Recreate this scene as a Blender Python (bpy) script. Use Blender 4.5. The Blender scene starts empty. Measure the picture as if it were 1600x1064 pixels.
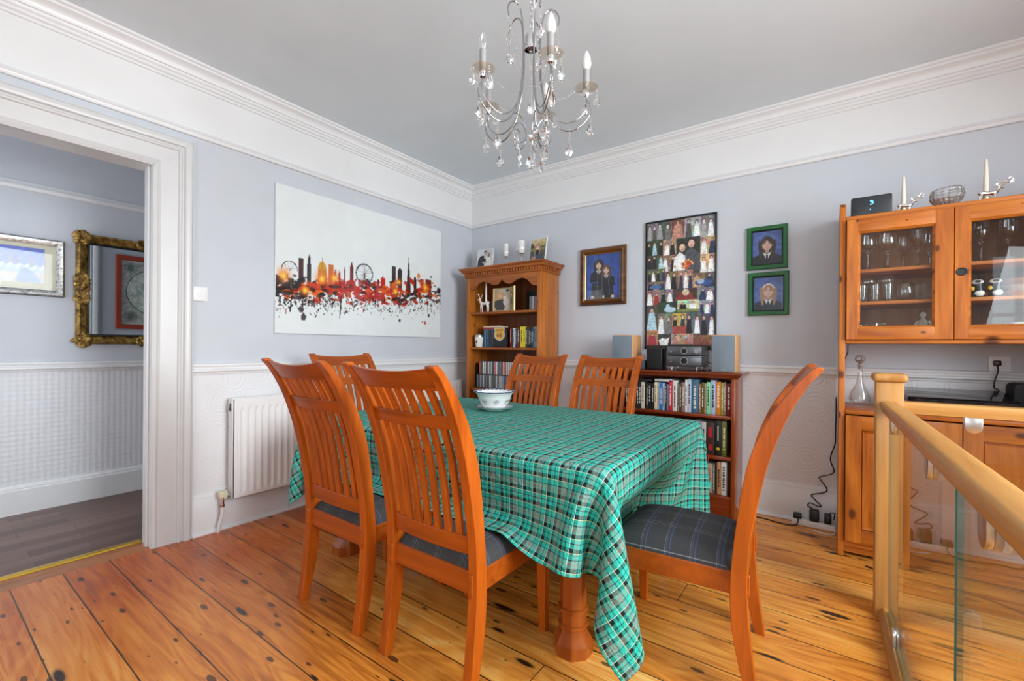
import bpy, bmesh, math, random
import numpy as np
from mathutils import Vector, Matrix

for _c in (bpy.data.objects, bpy.data.meshes, bpy.data.materials, bpy.data.lights, bpy.data.cameras):
    for _o in list(_c): _c.remove(_o)
scene = bpy.context.scene
COL = scene.collection
R = math.radians

# ------------------------------------------------------------------ camera
cam_data = bpy.data.cameras.new('camera')
cam = bpy.data.objects.new('camera', cam_data); COL.objects.link(cam)
F_PX, YAW, ROLL, Y0 = 695.0, R(35.756), R(0.42), 540.93
cam_data.sensor_fit = 'HORIZONTAL'; cam_data.sensor_width = 36.0
cam_data.lens = F_PX * 36.0 / 1600.0
cam_data.shift_y = (Y0 - 532.0) / 1600.0
cam_data.clip_start = 0.02; cam_data.clip_end = 100
_f = Vector((-math.sin(YAW), math.cos(YAW), 0)); _r = Vector((math.cos(YAW), math.sin(YAW), 0)); _u = Vector((0, 0, 1))
_rt = _r * math.cos(ROLL) + _u * math.sin(ROLL); _up = _u * math.cos(ROLL) - _r * math.sin(ROLL)
_m = Matrix((_rt, _up, -_f)).transposed().to_4x4(); _m.translation = Vector((3.072, -3.53, 1.14))
cam.matrix_world = _m
scene.camera = cam

# ------------------------------------------------------------------ world, daylight, exposure
world = bpy.data.worlds.new('sky'); scene.world = world; world.use_nodes = True
_bg = world.node_tree.nodes['Background']; _bg.inputs[0].default_value = (0.80, 0.90, 1.0, 1); _bg.inputs[1].default_value = 2.2

def area(name, loc, direction, sx, sy, watts, color=(1, 1, 1), spread=180):
    l = bpy.data.lights.new(name, 'AREA'); l.shape = 'RECTANGLE'; l.size = sx; l.size_y = sy; l.energy = watts; l.color = color; l.spread = R(spread)
    o = bpy.data.objects.new(name, l); COL.objects.link(o); o.location = loc
    o.rotation_euler = Vector(direction).to_track_quat('-Z', 'Z').to_euler()
    return o
# daylight in the openings of the two windows (right-hand wall, rear wall) and of the hall's glazed front door
area('daylight_side_window', (5.12, -2.40, 1.55), (-1, -0.04, -0.18), 2.2, 1.5, 112, (0.91, 0.965, 1.0), 140)
area('daylight_rear_window', (2.85, -4.92, 1.55), (0, 1, 0.08), 0.9, 1.5, 15, (0.89, 0.955, 1.0))
area('daylight_rear_side_window', (4.82, -4.92, 1.55), (-.2, 1, 0.0), 0.5, 1.5, 9, (0.89, 0.955, 1.0))
area('daylight_hall_door', (-0.72, -4.86, 1.35), (0, 1, 0), 0.85, 1.9, 20, (0.93, 0.97, 1.0))
vs = scene.view_settings
scene.display_settings.display_device = 'sRGB'
vs.view_transform = 'Standard'; vs.look = 'None'; vs.gamma = 1.0; vs.use_curve_mapping = False
vs.exposure = 0.19
cy = scene.cycles
cy.use_denoising = True; cy.max_bounces = 10; cy.diffuse_bounces = 5; cy.glossy_bounces = 5; cy.transmission_bounces = 10
cy.transparent_max_bounces = 24; cy.caustics_reflective = False; cy.caustics_refractive = False
cy.sample_clamp_indirect = 6.0

# ------------------------------------------------------------------ colour and material helpers
def lin(c):
    return tuple((v / 12.92 if v <= 0.04045 else ((v + 0.055) / 1.055) ** 2.4) for v in c)
def rgb(r, g, b): return lin((r / 255, g / 255, b / 255)) + (1.0,)

class NT:
    """small wrapper to write node trees compactly"""
    def __init__(s, name):
        s.mat = bpy.data.materials.new(name); s.mat.use_nodes = True
        s.t = s.mat.node_tree; s.n = s.t.nodes; s.b = s.n['Principled BSDF']; s.out = s.n['Material Output']
    def node(s, kind, **kw):
        nd = s.n.new('ShaderNode' + kind)
        for k, v in kw.items(): setattr(nd, k, v)
        return nd
    def link(s, a, b): s.t.links.new(a, b)
    def put(s, sock, v):
        if hasattr(v, 'links') or isinstance(v, bpy.types.NodeSocket): s.link(v, sock)
        else: sock.default_value = v
    def math(s, op, a, b=None, c=None, clamp=False):
        nd = s.node('Math', operation=op); nd.use_clamp = clamp
        s.put(nd.inputs[0], a)
        if b is not None: s.put(nd.inputs[1], b)
        if c is not None: s.put(nd.inputs[2], c)
        return nd.outputs[0]
    def coord(s, which='Object', scale=(1, 1, 1), loc=(0, 0, 0), rot=(0, 0, 0)):
        tc = s.node('TexCoord'); mp = s.node('Mapping')
        mp.inputs['Scale'].default_value = scale; mp.inputs['Location'].default_value = loc; mp.inputs['Rotation'].default_value = rot
        s.link(tc.outputs[which], mp.inputs['Vector']); return mp.outputs[0]
    def noise(s, vec, scale=5, detail=2, rough=0.5, dist=0.0, dim='3D', w=None):
        nd = s.node('TexNoise', noise_dimensions=dim)
        if vec is not None and dim != '1D': s.link(vec, nd.inputs['Vector'])
        nd.inputs['Scale'].default_value = scale; nd.inputs['Detail'].default_value = detail
        nd.inputs['Roughness'].default_value = rough; nd.inputs['Distortion'].default_value = dist
        return nd.outputs['Fac']
    def ramp(s, fac, stops, interp='LINEAR'):
        nd = s.node('ValToRGB'); cr = nd.color_ramp; cr.interpolation = interp
        while len(cr.elements) > 1: cr.elements.remove(cr.elements[0])
        cr.elements[0].position = stops[0][0]; cr.elements[0].color = stops[0][1]
        for p, c in stops[1:]:
            e = cr.elements.new(p); e.color = c
        s.put(nd.inputs[0], fac); return nd.outputs[0]
    def mix(s, fac, a, b, blend='MIX'):
        nd = s.node('Mix', data_type='RGBA', blend_type=blend); nd.clamp_factor = True
        s.put(nd.inputs['Factor'], fac); s.put(nd.inputs['A'] if False else nd.inputs[6], a); s.put(nd.inputs[7], b)
        return nd.outputs[2]
    def bump(s, h, strength=0.3, dist=0.01):
        nd = s.node('Bump'); nd.inputs['Strength'].default_value = strength; nd.inputs['Distance'].default_value = dist
        s.link(h, nd.inputs['Height']); s.link(nd.outputs[0], s.b.inputs['Normal'])
    def base(s, v, rough=0.5, spec=0.5, metal=0.0):
        s.put(s.b.inputs['Base Color'], v); s.put(s.b.inputs['Roughness'], rough)
        s.b.inputs['Specular IOR Level'].default_value = spec; s.b.inputs['Metallic'].default_value = metal
        return s.mat

def plain(name, c, rough=0.5, metal=0.0, spec=0.5, var=0.06, coat=0.0):
    """one colour with a slight procedural unevenness"""
    t = NT(name)
    n = t.noise(t.coord(), 9, 3)
    k = tuple(max(0, x * (1 - var)) for x in c[:3]) + (1,); k2 = tuple(min(1, x * (1 + var)) for x in c[:3]) + (1,)
    col = t.ramp(n, [(0.3, k), (0.7, k2)])
    t.base(col, rough, spec, metal); t.b.inputs['Coat Weight'].default_value = coat; t.b.inputs['Coat Roughness'].default_value = 0.1
    return t.mat

def wood(name, dark, light, axis='z', rough=0.3, scale=1.0, knots=0.0, coat=0.0, grain=1.0, spec=0.35):
    """varnished timber, grain running along one axis of the object"""
    t = NT(name)
    st = {'x': (1.3, 16, 16), 'y': (16, 1.3, 16), 'z': (16, 16, 1.3)}[axis]
    v = t.coord('Object', tuple(a * scale for a in st))
    n1 = t.noise(v, 1.0, 4, 0.55, 0.6); n2 = t.noise(v, 4.5, 3, 0.6)
    f = t.math('ADD', t.math('MULTIPLY', n1, 0.75), t.math('MULTIPLY', n2, 0.25))
    mid = tuple((a + b) / 2 for a, b in zip(dark, light))
    g = 0.16 / max(grain, .01)
    col = t.ramp(f, [(0.5 - g, dark), (0.5, mid), (0.5 + g, light)])
    if knots:
        sp = t.node('SeparateXYZ'); t.link(t.coord('Object'), sp.inputs[0]); X, Y, Z = sp.outputs
        along, across = {'x': (X, t.math('ADD', Y, Z)), 'y': (Y, t.math('ADD', X, Z)), 'z': (Z, t.math('ADD', X, Y))}[axis]
        cb = t.node('CombineXYZ'); t.put(cb.inputs[0], t.math('MULTIPLY', across, 7.5)); t.put(cb.inputs[1], t.math('MULTIPLY', along, 4.2))
        vo = t.node('TexVoronoi', feature='F1', voronoi_dimensions='2D'); t.link(cb.outputs[0], vo.inputs['Vector']); vo.inputs['Scale'].default_value = 1.0
        wn = t.node('TexWhiteNoise', noise_dimensions='3D'); t.link(vo.outputs['Position'], wn.inputs['Vector'])
        rad = t.math('MULTIPLY_ADD', t.math('POWER', wn.outputs['Value'], 1.6), .15 * knots, .012)
        k = t.math('DIVIDE', t.math('ADD', vo.outputs['Distance'], t.math('MULTIPLY_ADD', n2, .05, -.025)), rad)
        kf = t.ramp(k, [(0.45, (1, 1, 1, 1)), (0.95, (.25, .25, .25, 1)), (1.35, (0, 0, 0, 1))])
        col = t.mix(kf, col, tuple(x * 0.30 for x in dark[:3]) + (1,))
    t.base(col, rough, spec); t.b.inputs['Coat Weight'].default_value = coat; t.b.inputs['Coat Roughness'].default_value = 0.12
    t.bump(n2, 0.04, 0.004)
    return t.mat

def pane_glass(name, tint=(0.97, 0.985, 0.98, 1), ior=1.45, rough=0.0, boost=1.0):
    """clear pane: sees through, reflects by Fresnel"""
    t = NT(name); t.n.remove(t.b)
    tr = t.node('BsdfTransparent'); tr.inputs[0].default_value = tint
    gl = t.node('BsdfGlossy'); gl.inputs['Roughness'].default_value = rough; gl.inputs['Color'].default_value = (1, 1, 1, 1)
    lw = t.node('LayerWeight'); lw.inputs[0].default_value = 0.5
    f0 = ((ior - 1) / (ior + 1)) ** 2
    fr = t.math('MULTIPLY_ADD', t.math('POWER', lw.outputs['Facing'], 4.0), .85, f0)
    mx = t.node('MixShader'); t.put(mx.inputs[0], t.math('MULTIPLY', fr, boost, clamp=True))
    t.link(tr.outputs[0], mx.inputs[1]); t.link(gl.outputs[0], mx.inputs[2]); t.link(mx.outputs[0], t.out.inputs[0])
    return t.mat

def cut_glass(name, rough=0.0, tint=(1, 1, 1, 1)):
    t = NT(name); t.b.inputs['Transmission Weight'].default_value = 1.0
    t.base(tint, rough); t.b.inputs['IOR'].default_value = 1.5
    return t.mat

def attr_paint(name, rough=0.4, coat=0.0):
    """printed picture: colours stored on the mesh"""
    t = NT(name); a = t.node('Attribute', attribute_name='ink'); t.base(a.outputs['Color'], rough, 0.4)
    t.b.inputs['Coat Weight'].default_value = coat; t.b.inputs['Coat Roughness'].default_value = 0.02
    return t.mat

# ------------------------------------------------------------------ mesh helpers
class MB:
    """collects shapes, then links them as ONE mesh object"""
    def __init__(s): s.bm = bmesh.new()
    def box(s, x0, x1, y0, y1, z0, z1, m=0, bev=0.0, seg=2):
        vs_ = [s.bm.verts.new(p) for p in ((x0, y0, z0), (x1, y0, z0), (x1, y1, z0), (x0, y1, z0), (x0, y0, z1), (x1, y0, z1), (x1, y1, z1), (x0, y1, z1))]
        fs = [s.bm.faces.new([vs_[i] for i in q]) for q in ((0, 3, 2, 1), (4, 5, 6, 7), (0, 1, 5, 4), (1, 2, 6, 5), (2, 3, 7, 6), (3, 0, 4, 7))]
        for f in fs: f.material_index = m
        if bev > 0:
            es = list({e for f in fs for e in f.edges})
            r = bmesh.ops.bevel(s.bm, geom=es, offset=min(bev, .45 * min(abs(x1 - x0), abs(y1 - y0), abs(z1 - z0))), segments=seg, affect='EDGES', profile=0.5)
            for f in r['faces']: f.material_index = m
        return s
    def prism(s, pts, axis, a0, a1, m=0, bev=0.0):
        def P(p, a): return {'x': (a, p[0], p[1]), 'y': (p[0], a, p[1]), 'z': (p[0], p[1], a)}[axis]
        A = [s.bm.verts.new(P(p, a0)) for p in pts]; B = [s.bm.verts.new(P(p, a1)) for p in pts]
        n = len(pts); fs = [s.bm.faces.new(A), s.bm.faces.new(B[::-1])]
        for i in range(n): fs.append(s.bm.faces.new((A[i], B[i], B[(i + 1) % n], A[(i + 1) % n])))
        for f in fs: f.material_index = m
        bmesh.ops.recalc_face_normals(s.bm, faces=fs)
        if bev > 0:
            es = list({e for f in fs[:2] for e in f.edges})
            r = bmesh.ops.bevel(s.bm, geom=es, offset=bev, segments=2, affect='EDGES', profile=0.5)
            for f in r['faces']: f.material_index = m
        return s
    def lathe(s, prof, c=(0, 0, 0), n=20, m=0, phase=0.0, cap=True):
        rings = []
        for r, z in prof:
            if r < 1e-5: rings.append([s.bm.verts.new((c[0], c[1], c[2] + z))])
            else: rings.append([s.bm.verts.new((c[0] + r * math.cos(phase + 2 * math.pi * k / n), c[1] + r * math.sin(phase + 2 * math.pi * k / n), c[2] + z)) for k in range(n)])
        fs = []
        for a, b in zip(rings, rings[1:]):
            for k in range(n):
                k2 = (k + 1) % n
                if len(a) == 1 and len(b) == 1: continue
                if len(a) == 1: fs.append(s.bm.faces.new((a[0], b[k2], b[k])))
                elif len(b) == 1: fs.append(s.bm.faces.new((a[k], a[k2], b[0])))
                else: fs.append(s.bm.faces.new((a[k], a[k2], b[k2], b[k])))
        if cap:
            for ring in (rings[0], rings[-1]):
                if len(ring) > 2: fs.append(s.bm.faces.new(ring))
        for f in fs: f.material_index = m
        bmesh.ops.recalc_face_normals(s.bm, faces=fs)
        return s
    def tube(s, pts, r, n=8, m=0, closed=False, flat=1.0):
        pts = [Vector(p) for p in pts]; N = len(pts); rad = r if isinstance(r, (list, tuple)) else [r] * N
        ref = None; rings = []
        for i, p in enumerate(pts):
            d = (pts[(i + 1) % N] - pts[i - 1]) if closed else (pts[min(i + 1, N - 1)] - pts[max(i - 1, 0)])
            d.normalize()
            if ref is None: ref = d.orthogonal().normalized()
            else:
                ref = ref - d * ref.dot(d)
                ref = ref.normalized() if ref.length > 1e-6 else d.orthogonal().normalized()
            b = d.cross(ref)
            rings.append([s.bm.verts.new(p + (ref * math.cos(2 * math.pi * k / n) + b * (flat * math.sin(2 * math.pi * k / n))) * rad[i]) for k in range(n)])
        fs = []
        for i in range(N if closed else N - 1):
            a, b = rings[i], rings[(i + 1) % N]
            for k in range(n): fs.append(s.bm.faces.new((a[k], a[(k + 1) % n], b[(k + 1) % n], b[k])))
        if not closed: fs += [s.bm.faces.new(rings[0][::-1]), s.bm.faces.new(rings[-1])]
        for f in fs: f.material_index = m
        bmesh.ops.recalc_face_normals(s.bm, faces=fs)
        return s
    def ball(s, c, r, sx=1, sy=1, sz=1, n=12, m=0):
        prof = [(0, -1)] + [(math.sin(math.pi * i / (n // 2 + 1)), -math.cos(math.pi * i / (n // 2 + 1))) for i in range(1, n // 2 + 1)] + [(0, 1)]
        v0 = len(s.bm.verts); s.lathe([(a * r, b * r) for a, b in prof], (0, 0, 0), n, m)
        s.bm.verts.ensure_lookup_table()
        for v in s.bm.verts[v0:]: v.co = Vector((v.co.x * sx + c[0], v.co.y * sy + c[1], v.co.z * sz + c[2]))
        return s
    def grid(s, P, m=0, closed_u=False):
        """P[j][i] points"""
        V = [[s.bm.verts.new(p) for p in row] for row in P]; fs = []
        for a, b in zip(V, V[1:]):
            k = len(a)
            for i in range(k if closed_u else k - 1): fs.append(s.bm.faces.new((a[i], a[(i + 1) % k], b[(i + 1) % k], b[i])))
        for f in fs: f.material_index = m
        return s
    def merge(s, d=1e-5): bmesh.ops.remove_doubles(s.bm, verts=s.bm.verts[:], dist=d); return s
    def xform(s, M):
        for v in s.bm.verts: v.co = M @ v.co
        return s
    def build(s, name, mats, parent=None, smooth=35, at=None, world=False):
        """at: where the object goes (shapes local to it); world=True: shapes were given in room coordinates"""
        me = bpy.data.meshes.new(name); off = Vector((0, 0, 0))
        if parent is not None and world: off = WORLD[parent.name]
        if off.length: bmesh.ops.translate(s.bm, verts=s.bm.verts[:], vec=-off)
        s.bm.to_mesh(me); s.bm.free()
        for mt in (mats if isinstance(mats, (list, tuple)) else [mats]): me.materials.append(mt)
        if smooth:
            me.polygons.foreach_set('use_smooth', [True] * len(me.polygons)); me.set_sharp_from_angle(angle=R(smooth))
        o = bpy.data.objects.new(name, me); COL.objects.link(o)
        if parent is not None:
            o.parent = parent
        if at is not None: o.location = Vector(at)
        return o

WORLD = {}
def tag(o, label, cat, group=None):
    o['label'] = label; o['category'] = cat
    if group: o['group'] = group
    return o
def thing(name, label, cat, loc=(0, 0, 0), rotz=0.0, group=None):
    o = bpy.data.objects.new(name, None); COL.objects.link(o); o.empty_display_size = 0.05
    o.location = loc; o.rotation_euler = (0, 0, rotz); WORLD[o.name] = Vector(loc)
    return tag(o, label, cat, group)
def struct(o): o['kind'] = 'structure'; return o
KIDS = {}
def dup(root, loc=None, rotz=None, label=None, group=None):
    c = root.copy(); COL.objects.link(c)
    if loc is not None: c.location = loc; WORLD[c.name] = Vector(loc)
    if rotz is not None: c.rotation_euler = (0, 0, rotz)
    if label: c['label'] = label
    if group: c['group'] = group
    for ch in list(root.children):
        d = ch.copy(); COL.objects.link(d); d.parent = c
        for g in list(ch.children):
            e = g.copy(); COL.objects.link(e); e.parent = d
    return c
def single(mb, name, mats, label, cat, at=None, group=None, smooth=35):
    return tag(mb.build(name, mats, None, smooth, at), label, cat, group)
def arc(cx, cy, r, a0, a1, n):
    return [(cx + r * math.cos(R(a0 + (a1 - a0) * i / n)), cy + r * math.sin(R(a0 + (a1 - a0) * i / n))) for i in range(n + 1)]
def spline(pts, n=8):
    """Catmull-Rom through 3-D points"""
    P = [Vector(p) for p in pts]; P = [P[0] * 2 - P[1]] + P + [P[-1] * 2 - P[-2]]; out = []
    for i in range(1, len(P) - 2):
        for k in range(n):
            t = k / n; a, b, c, d = P[i - 1], P[i], P[i + 1], P[i + 2]
            out.append(0.5 * ((2 * b) + (c - a) * t + (2 * a - 5 * b + 4 * c - d) * t * t + (3 * b - a - 3 * c + d) * t ** 3))
    out.append(P[-2]); return out
def text_mesh(name, s, size, mat, parent, loc, rot, extrude=0.0006, world=True, align='CENTER'):
    cu = bpy.data.curves.new('tmp', 'FONT'); cu.body = s; cu.size = size; cu.extrude = extrude; cu.align_x = align; cu.align_y = 'CENTER'
    to = bpy.data.objects.new('tmp', cu); COL.objects.link(to)
    dg = bpy.context.evaluated_depsgraph_get(); me = bpy.data.meshes.new_from_object(to.evaluated_get(dg)); me.name = name
    bpy.data.objects.remove(to); bpy.data.curves.remove(cu)
    me.materials.clear(); me.materials.append(mat)
    o = bpy.data.objects.new(name, me); COL.objects.link(o); o.parent = parent
    o.location = Vector(loc) - (WORLD[parent.name] if (world and parent and parent.name in WORLD) else Vector((0, 0, 0))); o.rotation_euler = rot
    return o

# ------------------------------------------------------------------ small raster painter for printed pictures
class Ink:
    def __init__(s, w, h, c):
        s.w, s.h = w, h; s.a = np.zeros((h, w, 3)); s.a[:] = np.array(c, float) / 255
        s.X, s.Y = np.meshgrid((np.arange(w) + .5) / w, 1 - (np.arange(h) + .5) / h)   # x right, y up, 0..1
    def put(s, m, c, al=1.0):
        m = (m.astype(float) * al)[..., None]; s.a = s.a * (1 - m) + np.array(c, float) / 255 * m; return s
    def ell(s, cx, cy, rx, ry, c, al=1.0, rot=0.0):
        dx, dy = s.X - cx, s.Y - cy; k, q = math.cos(rot), math.sin(rot)
        u, v = dx * k + dy * q, -dx * q + dy * k
        return s.put((u / rx) ** 2 + (v / ry) ** 2 < 1, c, al)
    def rect(s, x0, x1, y0, y1, c, al=1.0): return s.put((s.X >= x0) & (s.X < x1) & (s.Y >= y0) & (s.Y < y1), c, al)
    def poly(s, pts, c, al=1.0):
        m = np.zeros(s.X.shape, bool); n = len(pts)
        for i in range(n):
            (x0, y0), (x1, y1) = pts[i], pts[(i + 1) % n]
            if y0 == y1: continue
            m ^= ((y0 > s.Y) != (y1 > s.Y)) & (s.X < (x1 - x0) * (s.Y - y0) / (y1 - y0) + x0)
        return s.put(m, c, al)
    def line(s, x0, y0, x1, y1, wd, c, asp=1.0):
        dx, dy = (x1 - x0) * asp, y1 - y0; L = max(dx * dx + dy * dy, 1e-9)
        t = np.clip(((s.X - x0) * asp * dx + (s.Y - y0) * dy) / L, 0, 1)
        return s.put(((s.X - x0) * asp - t * dx) ** 2 + (s.Y - y0 - t * dy) ** 2 < wd * wd, c)
    def soft(s, cx, cy, rx, ry, c, al=1.0):
        return s.put(np.exp(-(((s.X - cx) / rx) ** 2 + ((s.Y - cy) / ry) ** 2)), c, al)
    def mottle(s, rng, amt, k=6):
        g = rng.normal(0, 1, (s.h // k + 2, s.w // k + 2)); yy = np.arange(s.h) / k; xx = np.arange(s.w) / k
        i, j = yy.astype(int), xx.astype(int); fy, fx = (yy - i)[:, None], (xx - j)[None]
        v = g[i][:, j] * (1 - fy) * (1 - fx) + g[i + 1][:, j] * fy * (1 - fx) + g[i][:, j + 1] * (1 - fy) * fx + g[i + 1][:, j + 1] * fy * fx
        s.a = np.clip(s.a * (1 + amt * v[..., None]), 0, 1); return s
    def blur(s, k=1):
        for _ in range(k):
            p = np.pad(s.a, ((1, 1), (1, 1), (0, 0)), 'edge')
            s.a = (p[:-2, 1:-1] + p[2:, 1:-1] + p[1:-1, :-2] + p[1:-1, 2:] + 2 * s.a) / 6
        return s
    def tone(s, sat=1.0, con=1.0, gain=1.0):
        g = s.a.mean(-1, keepdims=True); s.a = np.clip(((g + (s.a - g) * sat) - .45) * con + .45, 0, 1) * gain; return s
    def mesh(s, name, W, H, mat, parent=None, loc=(0, 0, 0), rot=(0, 0, 0), back=0.001):
        """sheet of width W, height H, centred, facing -Y before rotation"""
        nx, ny = s.w, s.h
        xs = np.linspace(-W / 2, W / 2, nx); zs = np.linspace(H / 2, -H / 2, ny)
        XX, ZZ = np.meshgrid(xs, zs); co = np.stack([XX, np.zeros_like(XX), ZZ], -1).reshape(-1, 3)
        idx = np.arange(nx * ny).reshape(ny, nx)
        q = np.stack([idx[1:, :-1], idx[1:, 1:], idx[:-1, 1:], idx[:-1, :-1]], -1).reshape(-1, 4)
        me = bpy.data.meshes.new(name); me.from_pydata(co.tolist(), [], q.tolist())
        at = me.color_attributes.new('ink', 'FLOAT_COLOR', 'POINT')
        c = np.clip(s.a, 0, 1); c = np.where(c <= .04045, c / 12.92, ((c + .055) / 1.055) ** 2.4)
        at.data.foreach_set('color', np.concatenate([c.reshape(-1, 3), np.ones((nx * ny, 1))], 1).ravel().astype(np.float32))
        me.materials.append(mat); o = bpy.data.objects.new(name, me); COL.objects.link(o)
        o.parent = parent; o.location = loc; o.rotation_euler = rot; return o
# ================================================================== materials of the room
def wall_paint(name, c, rough=0.6):
    t = NT(name); n = t.noise(t.coord(), 3.0, 3)
    col = t.ramp(n, [(0.25, tuple(x * .97 for x in c[:3]) + (1,)), (0.75, tuple(min(1, x * 1.03) for x in c[:3]) + (1,))])
    t.base(col, rough, 0.3); t.bump(t.noise(t.coord(), 120, 2), 0.05, 0.002); return t.mat
M_BLUE = wall_paint('pale_blue_wall_paint', rgb(200, 204, 211))
M_FRIEZE = wall_paint('white_frieze_paint', rgb(226, 226, 226))
M_CEIL = wall_paint('white_ceiling_paint', rgb(222, 231, 237), 0.8)
M_TRIM = plain('white_gloss_woodwork', rgb(228, 228, 229), 0.35, var=0.02)
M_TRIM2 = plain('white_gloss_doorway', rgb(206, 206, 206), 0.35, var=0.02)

def anaglypta(name, c, kind):
    t = NT(name); v = t.coord('Object')
    if kind == 'scroll':
        vo = t.node('TexVoronoi', feature='F1'); t.link(v, vo.inputs['Vector']); vo.inputs['Scale'].default_value = 5.5; vo.inputs['Randomness'].default_value = 0.55
        h1 = t.math('SINE', t.math('ADD', t.math('MULTIPLY', vo.outputs['Distance'], 58.0), t.math('MULTIPLY', t.noise(v, 9, 2), 16.0)))
        h = t.math('MULTIPLY', h1, t.ramp(t.noise(v, 7, 2), [(0.42, (0, 0, 0, 1)), (0.55, (1, 1, 1, 1))]))
        t.bump(h, 0.20, 0.004)
    else:
        sx = t.node('SeparateXYZ'); t.link(v, sx.inputs[0])
        a = t.math('SINE', t.math('MULTIPLY', t.math('ADD', sx.outputs[1], sx.outputs[2]), 95.0))
        b = t.math('SINE', t.math('MULTIPLY', t.math('SUBTRACT', sx.outputs[1], sx.outputs[2]), 95.0))
        h = t.math('MULTIPLY', a, b); h = t.math('ADD', h, t.math('MULTIPLY', t.noise(v, 90, 2), .5))
        t.bump(h, 0.28, 0.003)
    n = t.noise(v, 3.0, 2)
    t.base(t.ramp(n, [(0.3, tuple(x * .97 for x in c[:3]) + (1,)), (0.7, c)]), 0.5, 0.4); return t.mat
M_DADO = anaglypta('white_embossed_dado_paper', rgb(228, 228, 230), 'scroll')
M_HALLDADO = anaglypta('white_lozenge_dado_paper', rgb(224, 225, 229), 'lozenge')

def floor_boards():
    """old pine boards along X, .175 wide: grain, knots, nail holes, dark gaps"""
    t = NT('varnished_pine_floorboards'); v = t.coord('Object')
    s = t.node('SeparateXYZ'); t.link(v, s.inputs[0]); x, y = s.outputs[0], s.outputs[1]
    W = 0.175
    q = t.math('ADD', t.math('DIVIDE', y, W), 2.69 / W + 40)
    bid = t.math('FLOOR', q); fr = t.math('FRACT', q)
    wn = t.node('TexWhiteNoise', noise_dimensions='1D'); t.link(bid, wn.inputs['W']); rnd = wn.outputs['Value']
    xs = t.math('ADD', x, t.math('MULTIPLY', rnd, 37.0))
    def vec(kx, ky, kz):
        c = t.node('CombineXYZ'); t.put(c.inputs[0], t.math('MULTIPLY', xs, kx)); t.put(c.inputs[1], t.math('MULTIPLY', y, ky)); t.put(c.inputs[2], t.math('MULTIPLY', bid, kz)); return c.outputs[0]
    fine = t.noise(vec(1.6, 60, 3.1), 1.0, 5, .6, .2)
    low = t.noise(vec(.85, 7.5, 5.7), 1.0, 2, .5, .9)
    rings = t.math('SINE', t.math('MULTIPLY', low, 62.0))
    ring = t.math('MULTIPLY_ADD', rings, .5, .5)
    patch = t.noise(vec(.9, 3.0, .35), 1.0, 3, .55)
    f = t.math('ADD', t.math('MULTIPLY', fine, .26), t.math('MULTIPLY', ring, .07))
    f = t.math('ADD', f, t.math('MULTIPLY', patch, .30))
    f = t.math('ADD', f, t.math('MULTIPLY', t.math('SUBTRACT', rnd, .5), .13))
    col = t.ramp(f, [(0.17, rgb(160, 90, 28)), (0.26, rgb(206, 124, 46)), (0.34, rgb(230, 152, 62)), (0.46, rgb(252, 200, 116))])
    # boards redder towards the doorway; also darkened there, painted-in falloff of the window light
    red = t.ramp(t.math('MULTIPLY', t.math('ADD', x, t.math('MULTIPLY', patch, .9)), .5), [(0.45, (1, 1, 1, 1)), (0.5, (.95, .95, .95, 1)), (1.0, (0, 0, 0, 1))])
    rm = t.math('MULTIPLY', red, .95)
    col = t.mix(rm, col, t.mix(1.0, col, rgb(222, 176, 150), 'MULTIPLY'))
    dark = (0.018, 0.010, 0.006, 1)
    # knots: long dark ovals with a paler rim
    vo = t.node('TexVoronoi', feature='F1', voronoi_dimensions='2D'); t.link(vec(2.2, 8.5, 3.3), vo.inputs['Vector']); vo.inputs['Scale'].default_value = 1.0
    sel = t.node('TexWhiteNoise', noise_dimensions='3D'); t.link(vo.outputs['Position'], sel.inputs['Vector'])
    rad = t.math('MULTIPLY', t.math('POWER', sel.outputs['Value'], 4.0), .17)
    kd = t.math('ADD', vo.outputs['Distance'], t.math('MULTIPLY_ADD', fine, .07, -.035))
    kf = t.math('SUBTRACT', 1.0, t.math('SMOOTH_MIN', t.math('DIVIDE', kd, t.math('MAXIMUM', rad, .004)), 1.0, .3), clamp=True)
    col = t.mix(t.math('MULTIPLY', kf, 2.6, clamp=True), col, (0.035, 0.017, 0.008, 1))
    # nail holes and small scars
    v2 = t.node('TexVoronoi', feature='F1', voronoi_dimensions='2D'); t.link(vec(5.0, 14, 9.3), v2.inputs['Vector']); v2.inputs['Scale'].default_value = 1.0
    s2 = t.node('TexWhiteNoise', noise_dimensions='3D'); t.link(v2.outputs['Position'], s2.inputs['Vector'])
    r2 = t.math('MULTIPLY', t.math('POWER', s2.outputs['Value'], 3.2), .16)
    nf = t.math('LESS_THAN', v2.outputs['Distance'], r2)
    col = t.mix(t.math('MULTIPLY', nf, .82), col, dark)
    # scuffs
    sc = t.ramp(t.noise(vec(3.5, 22, 2.2), 1.0, 4, .7), [(0.66, (0, 0, 0, 1)), (0.76, (1, 1, 1, 1))])
    col = t.mix(t.math('MULTIPLY', sc, .6), col, (0.06, 0.03, 0.014, 1))
    # gaps between boards and the odd board end
    gap = t.math('LESS_THAN', t.math('MINIMUM', fr, t.math('SUBTRACT', 1.0, fr)), t.math('MULTIPLY_ADD', t.noise(vec(6, 0, 1.7), 1.0, 2), .022, .004))
    en = t.math('LESS_THAN', t.math('FRACT', t.math('DIVIDE', xs, 7.7)), .0005)
    gp = t.math('MAXIMUM', gap, en)
    col = t.mix(t.math('MULTIPLY', gp, .93), col, dark)
    t.base(col, t.math('MULTIPLY_ADD', fine, .22, .17), .5)
    t.bump(t.math('SUBTRACT', t.math('MULTIPLY', fine, .12), gp), 0.35, 0.004)
    return t.mat
M_FLOOR = floor_boards()

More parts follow.
